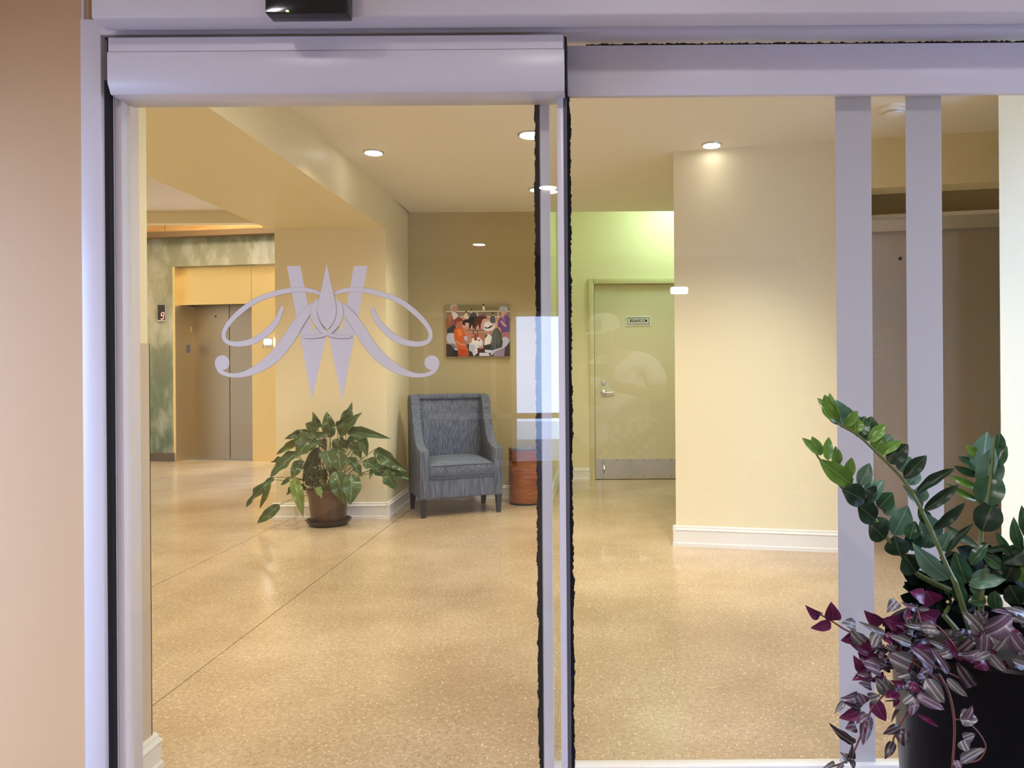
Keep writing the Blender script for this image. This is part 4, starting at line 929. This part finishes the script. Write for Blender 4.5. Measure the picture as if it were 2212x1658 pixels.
def zl(s, Y, items):
    for it in items:
        (x0, y0), (x1, y1), wp = it[:3]; mt = it[3] if len(it) > 3 else 'zz'
        dz = it[4] if len(it) > 4 else 0
        B = Z(x0, y0, Y+dz); T = Z(x1, y1, Y+dz-0.015*LR.random()+0.01)
        leaf('zz', B, T, wp/3.252/F*Y*1.28, s, mt)
zl(SA, YA, [((350,300),(210,125),60,'zzl'),((355,290),(262,102),95,'zzl',.01),((365,280),(300,90),60,'zzl'),((395,320),(345,140),130,'zzb',.02),((400,325),(497,215),60,'zzl'),
 ((420,350),(430,190),110,'zz',.03),((470,375),(488,262),95,'zzl'),((490,400),(548,255),95,'zz',.01),((520,400),(500,250),90,'zzb',.03),((565,430),(595,255),130,'zz',.02),((580,435),(702,312),70,'zzl'),
 ((620,495),(680,390),100,'zzl',.01),((640,505),(742,385),115,'zzb',.02),((655,525),(812,430),58,'zzl'),((712,585),(852,452),105,'zzd'),((790,640),(870,540),110,'zzb',.02),
 ((822,692),(982,530),82,'zzd'),((860,740),(915,630),90,'zzb',.03),((910,800),(1182,623),62,'zzd'),((930,860),(945,735),90,'zzb',.03),((960,917),(1207,735),66,'zzd'),
 ((1025,1050),(1252,858),64,'zzd'),((1060,1100),(960,930),130,'zzb',.03),((1115,1225),(1325,1000),40,'zzd'),((950,900),(810,740),60,'zzb',.02),((1000,1010),(920,900),70,'zz',.03),
 ((1080,1200),(1150,1060),100,'zzb',.03),((1140,1400),(880,1143),110,'zzb',-.02),((1050,1150),(1000,1000),90,'zzb',.04)])
zl(SB, YB, [((230,525),(103,405),48,'zzl'),((240,530),(175,395),62,'zzl',.01),((290,565),(295,400),60,'zzl'),((345,610),(340,463),62,'zzl'),((360,620),(372,600),50,'zzl'),
 ((460,735),(222,555),105,'zzl'),((430,690),(455,543),62,'zzl'),((510,745),(582,583),82,'zzb'),((545,855),(382,765),135,'zzd',-.01),((560,825),(612,690),62,'zzb',.01),((590,860),(682,698),75,'zzb',.02),
 ((622,985),(495,882),120,'zzd',-.01),((615,930),(510,850),85,'zz',.01),((692,1115),(576,1010),120,'zzd',-.01),((705,1075),(598,965),100,'zz',.005),((640,900),(742,790),105,'zz',.02),((560,870),(625,740),70,'zzd'),
 ((690,950),(742,850),90,'zzb',.03),((745,1090),(850,880),130,'zzb',.03),((800,1235),(755,1092),140,'zzd',-.01),((905,1355),(815,1225),140,'zzd',-.01),((860,1120),(900,990),90,'zz',.02),((870,1200),(920,1060),100,'zzd',.03),
 ((960,1180),(1010,1040),110,'zzb',.04)])
zl(SC, YC, [((1370,1065),(1455,845),150,'zzd',-.01),((1380,890),(1462,630),160,'zz'),((1390,720),(1408,362),165,'zzb',.02),((1400,760),(1430,480),150,'zzb',.01),((1440,620),(1546,463),78,'zz'),((1460,520),(1495,368),80,'zz',.03),
 ((1345,540),(1250,458),52,'zzl',.03),((1345,605),(1192,540),48,'zz',.03),((1342,672),(1168,602),48,'zz',.03),((1335,760),(1130,668),42,'zzl',.03),((1335,845),(1108,720),36,'zzl',.03)])
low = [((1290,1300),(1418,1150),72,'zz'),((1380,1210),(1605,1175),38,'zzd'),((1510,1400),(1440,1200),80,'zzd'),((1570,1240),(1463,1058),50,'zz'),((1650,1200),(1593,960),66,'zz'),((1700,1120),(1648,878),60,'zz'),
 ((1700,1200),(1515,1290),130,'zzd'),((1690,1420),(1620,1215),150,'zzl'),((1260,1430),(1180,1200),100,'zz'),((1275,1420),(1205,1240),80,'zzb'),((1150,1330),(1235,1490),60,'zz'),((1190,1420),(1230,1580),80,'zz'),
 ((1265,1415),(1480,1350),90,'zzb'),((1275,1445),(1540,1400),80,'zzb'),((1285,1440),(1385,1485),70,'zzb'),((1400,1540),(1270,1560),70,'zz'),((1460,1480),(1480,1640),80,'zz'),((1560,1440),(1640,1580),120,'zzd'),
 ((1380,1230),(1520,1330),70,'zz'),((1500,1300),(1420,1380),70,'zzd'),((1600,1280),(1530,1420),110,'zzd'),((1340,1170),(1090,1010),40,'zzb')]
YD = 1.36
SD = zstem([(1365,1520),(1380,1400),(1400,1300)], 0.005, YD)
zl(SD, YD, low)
# foliage filling the planter's heart, its shade put into near-black leaf colour
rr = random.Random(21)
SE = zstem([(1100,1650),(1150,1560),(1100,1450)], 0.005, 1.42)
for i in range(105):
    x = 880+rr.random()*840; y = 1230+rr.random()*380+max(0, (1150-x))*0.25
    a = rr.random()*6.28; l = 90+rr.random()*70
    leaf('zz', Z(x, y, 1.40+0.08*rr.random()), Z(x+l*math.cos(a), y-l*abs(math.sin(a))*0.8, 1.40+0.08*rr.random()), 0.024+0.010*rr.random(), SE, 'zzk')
# trailing vine: named leaves first
YT = 1.24
def vstem(pts, Y=YT, r=0.0016, mt='stem2'):
    p = spath(pts, lambda x, y: T_(x, y, Y)); return obj('vine_stem', MB().tube(p, r, 6), M[mt], pla)
V1 = vstem([(1280,900),(1000,700),(700,560),(520,485),(400,410),(290,345)])
V2 = vstem([(1300,850),(1380,1000),(1420,1150),(1436,1300),(1432,1450),(1416,1680)], r=0.0022)
V3 = vstem([(1000,900),(760,1100),(690,1250),(620,1410),(545,1570),(480,1615),(330,1660)])
V4 = vstem([(1150,1000),(1010,1220),(950,1330),(915,1400),(912,1440)])
V5 = vstem([(1430,1240),(1520,1255),(1620,1330),(1690,1430),(1700,1500),(1640,1590),(1500,1615),(1430,1590)], r=0.0012)
V6 = vstem([(1500,700),(1300,450),(1160,430),(1110,260)])
V7 = vstem([(1700,760),(1720,650),(1700,480),(1900,330)])
def vl(s, items):
    for it in items:
        (x0, y0), (x1, y1), wp, mt = it[:4]; mt = 'trv' if mt == 'trs' and int(x0+y0) % 3 == 0 else mt; dy = it[4] if len(it) > 4 else 0
        Y0_ = YT+dy; leaf('vine', T_(x0, y0, Y0_), T_(x1, y1, Y0_-0.01), wp/3.967/F*YT*1.3, s, mt)
vl(V1, [((290,345),(153,260),72,'trp'),((402,395),(378,233),105,'trp'),((380,420),(200,460),72,'trp'),((565,525),(458,567),72,'trp',.01),((590,450),(462,415),85,'trs'),((660,590),(545,470),100,'trs'),
 ((705,665),(510,565),80,'trp',.01),((820,420),(658,305),95,'trp',.02),((840,505),(608,402),42,'trs'),((795,490),(735,635),85,'trs'),((945,230),(855,330),80,'trs',.01),((960,420),(820,380),110,'trp',.02),
 ((990,500),(860,400),120,'trp',.03),((1065,595),(868,520),64,'trs'),((1060,780),(858,680),150,'trs'),((800,820),(640,760),120,'trs'),((770,720),(600,670),80,'trp',.02),((640,820),(568,690),66,'trp'),
 ((720,860),(555,910),80,'trp',.01),((710,850),(580,850),40,'trs'),((1040,840),(925,875),85,'trs'),((870,1000),(755,880),95,'trs'),((880,1000),(830,870),80,'trs'),((720,960),(610,930),70,'trs'),((950,1000),(840,1055),80,'trp'),
 ((830,700),(780,680),70,'trs'),((930,640),(850,600),70,'trs'),((1020,940),(880,905),50,'trp')])
vl(V6, [((1115,265),(972,235),52,'trs'),((1180,210),(1048,148),100,'trp',.02),((1260,250),(1190,135),140,'trp',.03),((1280,390),(1090,300),130,'trp',.03),((1150,460),(1290,475),85,'trs'),((1150,450),(1000,430),50,'trs'),
 ((1130,290),(1225,295),36,'trs'),((1250,790),(1045,615),92,'trs',-.01),((1385,850),(1225,625),56,'trs',-.01),((1350,620),(1200,560),50,'trs'),((1480,665),(1350,560),90,'trp',.02),((1180,600),(1100,740),90,'trp',.02),
 ((1400,660),(1280,700),70,'trs'),((1240,640),(1160,600),60,'trp',.01),((1390,520),(1410,470),30,'trs'),((1300,480),(1190,520),60,'trs'),((1000,330),(1080,370),70,'trp',.02)])
vl(V2, [((1190,890),(1350,1105),100,'trs',-.02),((1370,885),(1550,1050),62,'trs',-.02),((1110,1035),(1350,1160),82,'trs',-.02),((1480,1230),(1640,1250),115,'trs',-.03),((1510,1250),(1590,1120),60,'trs',-.03),
 ((1510,1405),(1612,1365),66,'trs',-.03),((1500,1420),(1550,1520),80,'trs',-.03),((1440,1590),(1480,1690),60,'trs',-.03),((1490,1610),(1705,1490),70,'trs',-.03),((1110,1200),(1300,1310),32,'trp',-.02),
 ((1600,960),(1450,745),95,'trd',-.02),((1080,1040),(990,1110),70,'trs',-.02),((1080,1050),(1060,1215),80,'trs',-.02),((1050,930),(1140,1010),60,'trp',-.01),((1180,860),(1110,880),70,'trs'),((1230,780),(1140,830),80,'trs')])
vl(V3, [((600,1020),(452,1060),72,'trs'),((500,1080),(405,1195),40,'trs'),((660,1110),(600,1010),85,'trs'),((700,1060),(800,1030),80,'trs'),((630,1150),(480,1095),60,'trd'),((620,1165),(442,1230),85,'trp'),
 ((740,1060),(850,1260),100,'trp',.01),((720,1240),(680,1385),66,'trp'),((700,1190),(650,1465),80,'trs'),((590,1300),(498,1320),80,'trs'),((690,1200),(590,1280),70,'trs'),((590,1440),(355,1268),60,'trd'),
 ((515,1590),(450,1520),62,'trs'),((410,1608),(305,1660),32,'trs'),((540,1570),(560,1440),50,'trd'),((540,1580),(570,1680),40,'trd'),((480,1615),(410,1670),30,'trs'),((840,1090),(960,1080),10,'trd'),((950,1060),(910,1140),40,'trp'),((970,1145),(893,1275),22,'trd')])
vl(V4, [((965,1298),(820,1368),60,'trd'),((1000,1320),(1000,1475),95,'trd'),((915,1430),(838,1585),62,'trd')])
vl(V7, [((1660,480),(1500,310),100,'trs'),((1700,470),(1610,295),90,'trs'),((1700,490),(1930,335),150,'trs'),((1680,660),(1690,490),105,'trs'),((1770,650),(1905,460),95,'trs'),((1730,500),(1800,600),60,'trs'),
 ((1740,670),(1590,740),80,'trs'),((1740,680),(1880,835),80,'trs'),((2040,770),(1925,725),80,'trs'),((1930,350),(1745,310),56,'trs'),((2040,340),(1860,285),66,'trs'),((2060,640),(1918,470),140,'trs'),((1480,665),(1600,560),80,'trd'),
 ((1480,680),(1660,640),60,'trs'),((1700,750),(1600,800),100,'trp',.01),((1620,700),(1500,720),80,'trp',.02),((1900,340),(2050,400),60,'trs'),((2090,560),(1990,700),90,'trs'),((1460,690),(1600,695),30,'trs')])
# fill
V8 = vstem([(1500,900),(1200,760),(950,700),(760,760)])
for i in range(80):
    x = 640+rr.random()*700; y = 380+rr.random()*600
    if y < 380+max(0, (950-x))*0.6 or (x < 760 and y > 950): continue
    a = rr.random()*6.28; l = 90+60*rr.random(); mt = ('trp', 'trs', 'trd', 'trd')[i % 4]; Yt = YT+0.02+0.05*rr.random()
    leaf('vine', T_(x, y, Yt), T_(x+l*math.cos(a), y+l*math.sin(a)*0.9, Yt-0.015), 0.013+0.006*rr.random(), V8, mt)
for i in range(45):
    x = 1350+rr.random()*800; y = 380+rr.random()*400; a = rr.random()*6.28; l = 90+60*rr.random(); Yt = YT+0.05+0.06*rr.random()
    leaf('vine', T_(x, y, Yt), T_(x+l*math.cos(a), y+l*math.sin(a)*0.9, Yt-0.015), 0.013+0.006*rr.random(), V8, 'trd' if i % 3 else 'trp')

# ================================================================== PERSON (seen reflected in the glass)
def skin(name, verts, edges, radii, mt, parent, sub=2, root=0):
    me = bpy.data.meshes.new(name+'_s'); me.from_pydata(verts, edges, []); o = bpy.data.objects.new(name+'_s', me); COL.objects.link(o)
    o.modifiers.new('s', 'SKIN'); sv = me.skin_vertices[0].data
    for i, r in enumerate(radii): sv[i].radius = (r, r) if not isinstance(r, tuple) else r
    sv[root].use_root = True
    md = o.modifiers.new('b', 'SUBSURF'); md.levels = sub; md.render_levels = sub
    dg = bpy.context.evaluated_depsgraph_get(); m2 = bpy.data.meshes.new_from_object(o.evaluated_get(dg)); bpy.data.objects.remove(o)
    m2.materials.clear(); m2.materials.append(mt); m2.transform(Matrix.Translation(-ORG[parent.name] if parent else V(0, 0, 0)))
    m2.polygons.foreach_set('use_smooth', [True]*len(m2.polygons)); m2.name = name
    n = bpy.data.objects.new(name, m2); COL.objects.link(n); n.parent = parent; ORG[n.name] = ORG[parent.name] if parent else V(0, 0, 0); return n
PX, PYY = 0.20, -0.52
pr = thing('person', (PX, PYY, 0), 'person in beige cap, white tee shirt and plaid shorts holding up a phone', 'person')
hd_ = V(0.075, -0.42, 1.415)
bv = [(PX, PYY, 0.90), (PX, PYY, 1.02), (PX-0.01, PYY, 1.17), (PX-0.03, PYY+0.01, 1.25), (PX-0.07, PYY+0.05, 1.31), (0.09, -0.44, 1.36), (0.075, -0.42, 1.42), (0.072, -0.415, 1.48),
      (PX-0.19, PYY+0.02, 1.225), (PX+0.16, PYY+0.0, 1.235),
      (PX-0.24, PYY+0.06, 1.03), (-0.035, -0.16, 1.12), (-0.045, -0.075, 1.165),
      (PX+0.23, PYY+0.06, 1.04), (0.13, -0.18, 1.11), (0.085, -0.075, 1.165),
      (PX-0.09, PYY, 0.84), (PX+0.09, PYY, 0.84), (PX-0.10, PYY+0.02, 0.46), (PX+0.11, PYY+0.02, 0.46), (PX-0.10, PYY-0.01, 0.09), (PX+0.12, PYY-0.01, 0.09), (PX-0.11, PYY+0.13, 0.035), (PX+0.13, PYY+0.13, 0.035)]
be = [(0,1),(1,2),(2,3),(3,4),(4,5),(5,6),(6,7),(3,8),(3,9),(8,10),(10,11),(11,12),(9,13),(13,14),(14,15),(0,16),(0,17),(16,18),(17,19),(18,20),(19,21),(20,22),(21,23)]
brd = [(0.15,0.10),(0.145,0.095),(0.15,0.10),(0.12,0.085),0.052,(0.075,0.085),(0.086,0.098),(0.08,0.09),0.058,0.058,0.042,0.034,0.024,0.042,0.034,0.024,0.095,0.095,0.055,0.055,0.038,0.038,0.03,0.03]
body = skin('body', bv, be, brd, M['skin'], pr)
# shirt over the torso and upper arms, sleeves ending above the elbow
sh = [(PX, PYY, 0.80), (PX, PYY, 1.0), (PX-0.01, PYY, 1.17), (PX-0.03, PYY+0.01, 1.255), (PX-0.19, PYY+0.02, 1.225), (PX+0.16, PYY, 1.235), (PX-0.235, PYY+0.055, 1.08), (PX+0.222, PYY+0.055, 1.09)]
skin('tee_shirt', sh, [(0,1),(1,2),(2,3),(3,4),(3,5),(4,6),(5,7)], [(0.185,0.13),(0.172,0.12),(0.168,0.118),(0.13,0.095),0.075,0.075,0.068,0.068], M['shirt'], pr)
M['plaid'] = mat('plaid_cloth', (0.3, 0.3, 0.3), 0.8)
nt, b = nodes(M['plaid']); tc = nt.nodes.new('ShaderNodeTexCoord'); ck = nt.nodes.new('ShaderNodeTexChecker'); ck.inputs['Scale'].default_value = 28
ck.inputs[1].default_value = (0.62, 0.6, 0.52, 1); ck.inputs[2].default_value = (0.12, 0.12, 0.13, 1); nt.links.new(tc.outputs['Object'], ck.inputs[0]); nt.links.new(ck.outputs[0], b.inputs['Base Color'])
skin('shorts', [(PX, PYY, 0.90), (PX-0.09, PYY, 0.83), (PX+0.09, PYY, 0.83), (PX-0.10, PYY+0.01, 0.56), (PX+0.11, PYY+0.01, 0.56)], [(0,1),(0,2),(1,3),(2,4)], [(0.165,0.115),0.12,0.12,0.095,0.095], M['plaid'], pr)
HM = Matrix.Translation(hd_) @ Matrix.Rotation(math.radians(28), 4, 'Z') @ Matrix.Rotation(math.radians(-14), 4, 'X')
def hp(pts): return [HM @ V(*p) for p in pts]
cap = MB().lathe([(0.099, 0.035), (0.102, 0.06), (0.092, 0.10), (0.06, 0.128), (0.012, 0.138)], n=24, M=HM)
brim = MB(); arc = [(-0.075, 0.05), (-0.07, 0.12), (-0.04, 0.165), (0, 0.178), (0.04, 0.165), (0.07, 0.12), (0.075, 0.05)]
brim.prism([(x, y, 0.042-0.10*abs(x)) for x, y in arc], (0, 0, 0.005), M=HM)
cp = obj('cap', cap, M['cap'], pr); obj('cap_brim', brim, M['cap'], cp)
obj('cap_patch', MB().prism([(-0.035, 0.0985, 0.055), (0.035, 0.0985, 0.055), (0.033, 0.083, 0.108), (-0.033, 0.083, 0.108)], (0, 0.006, 0), M=HM), M['darkgrey'], cp)
hair = MB().lathe([(0.055, -0.085), (0.078, -0.06), (0.088, -0.02), (0.092, 0.045), (0.07, 0.08)], c=(0, -0.02, 0), n=24)
hair.v = [HM @ V(p.x, min(p.y, 0.012), p.z) for p in hair.v]; obj('hair', hair, M['hairbrown'], pr)
for sx in (-0.11, 0.125):
    pts = [(0.9, 0.0), (1, 0.25), (0.95, 0.6), (0.7, 0.9), (0.3, 1.0)]
    sh_ = MB(); x = PX+sx; y0 = PYY-0.06
    out = [(x-0.038, y0, 0), (x-0.045, y0+0.12, 0), (x-0.047, y0+0.20, 0), (x-0.028, y0+0.255, 0), (x+0.02, y0+0.26, 0), (x+0.042, y0+0.21, 0), (x+0.042, y0+0.12, 0), (x+0.036, y0, 0)]
    sh_.prism(out, (0, 0, 0.065)).bevelled(0.018, 3)
    for p in sh_.v:
        if p.z > 0.03: p.z += max(0, (y0+0.11-p.y))*0.35
    obj('shoe', sh_, M['shirt'], pr)
face = MB()
face.add(hp([(-0.014, 0.088, -0.03), (0.014, 0.088, -0.03), (0, 0.118, -0.026), (0, 0.092, 0.02)]), [(0, 1, 2), (0, 2, 3), (2, 1, 3), (0, 3, 1)], 0, True)
obj('nose', face, M['skin'], body)
ey = MB()
for sx in (-0.032, 0.032): ey.lathe([(0.004, 0.010), (0.011, 0.004), (0.011, -0.004), (0.004, -0.010)], n=10, M=HM @ Matrix.Translation((sx, 0.084, 0.012)))
obj('eye', ey, M['black'], body)
mo = MB().box((-0.024, 0.083, -0.056), (0.024, 0.094, -0.050), M=HM); obj('mouth', mo, M['brown'], body)
er = MB()
for sx in (-1, 1): er.lathe([(0.006, -0.022), (0.014, 0), (0.010, 0.02)], n=10, M=HM @ Matrix.Translation((sx*0.085, 0.0, 0.0)))
obj('ear', er, M['skin'], body)
# hands: palm and five fingers each, closed round the phone edges
for sgn, base in ((-1, V(-0.045, -0.078, 1.165)), (1, V(0.085, -0.078, 1.165))):
    cxp = 0.02; ed = cxp+sgn*0.078
    fv = [tuple(base), (ed+sgn*0.012, -0.062, 1.178)]; fe = [(0, 1)]; fr_ = [0.021, 0.020]
    for k, ln in enumerate((0.05, 0.058, 0.054, 0.044)):
        z = 1.172+0.017*k; i0_ = len(fv)
        fv += [(ed+sgn*0.016, -0.045, z), (ed+sgn*0.012, -0.022, z+0.003), (ed-sgn*(ln-0.03), -0.016+0.0, z+0.005)]
        fe += [(1, i0_), (i0_, i0_+1), (i0_+1, i0_+2)]; fr_ += [0.0095, 0.0085, 0.007]
    i0_ = len(fv); fv += [(ed+sgn*0.004, -0.066, 1.165), (ed-sgn*0.016, -0.058, 1.185), (ed-sgn*0.026, -0.052, 1.205)]
    fe += [(1, i0_), (i0_, i0_+1), (i0_+1, i0_+2)]; fr_ += [0.012, 0.010, 0.008]
    skin('hand', fv, fe, fr_, M['skin'], pr, 2)
ph = thing('phone', (0.02, -0.035, 1.165), 'dark phone held up sideways by the reflected person', 'phone')
obj('case', MB().box((-0.058, -0.044, 1.165), (0.098, -0.034, 1.240)).bevelled(0.003, 2), M['blackgloss'], ph)
obj('lens', MB().lathe([(0.008, 0), (0.008, 0.002), (0.006, 0.003)], M=Matrix.Translation((-0.04, -0.034, 1.222)) @ Matrix.Rotation(-math.pi/2, 4, 'X'), n=14), M['alu'], ph)
bg = thing('tote_bag', (0.0, -0.37, 0.72), 'white canvas tote hanging from the reflected person\'s arm', 'bag')
mb = MB().prism([(-0.12, -0.47, 1.01), (0.06, -0.47, 0.98), (0.10, -0.46, 0.78), (-0.02, -0.45, 0.72), (-0.13, -0.46, 0.84)], (0, -0.05, 0)).bevelled(0.02, 3)
mb.v = [p+V(0, 0.13, 0) for p in mb.v]
obj('bag_body', mb, M['bag'], bg)
obj('strap', MB().tube([(-0.09, -0.37, 0.99), (-0.06, -0.30, 1.06), (-0.03, -0.24, 1.085), (0.02, -0.30, 1.04), (0.04, -0.37, 0.97)], 0.009, 8), M['bag'], bg)
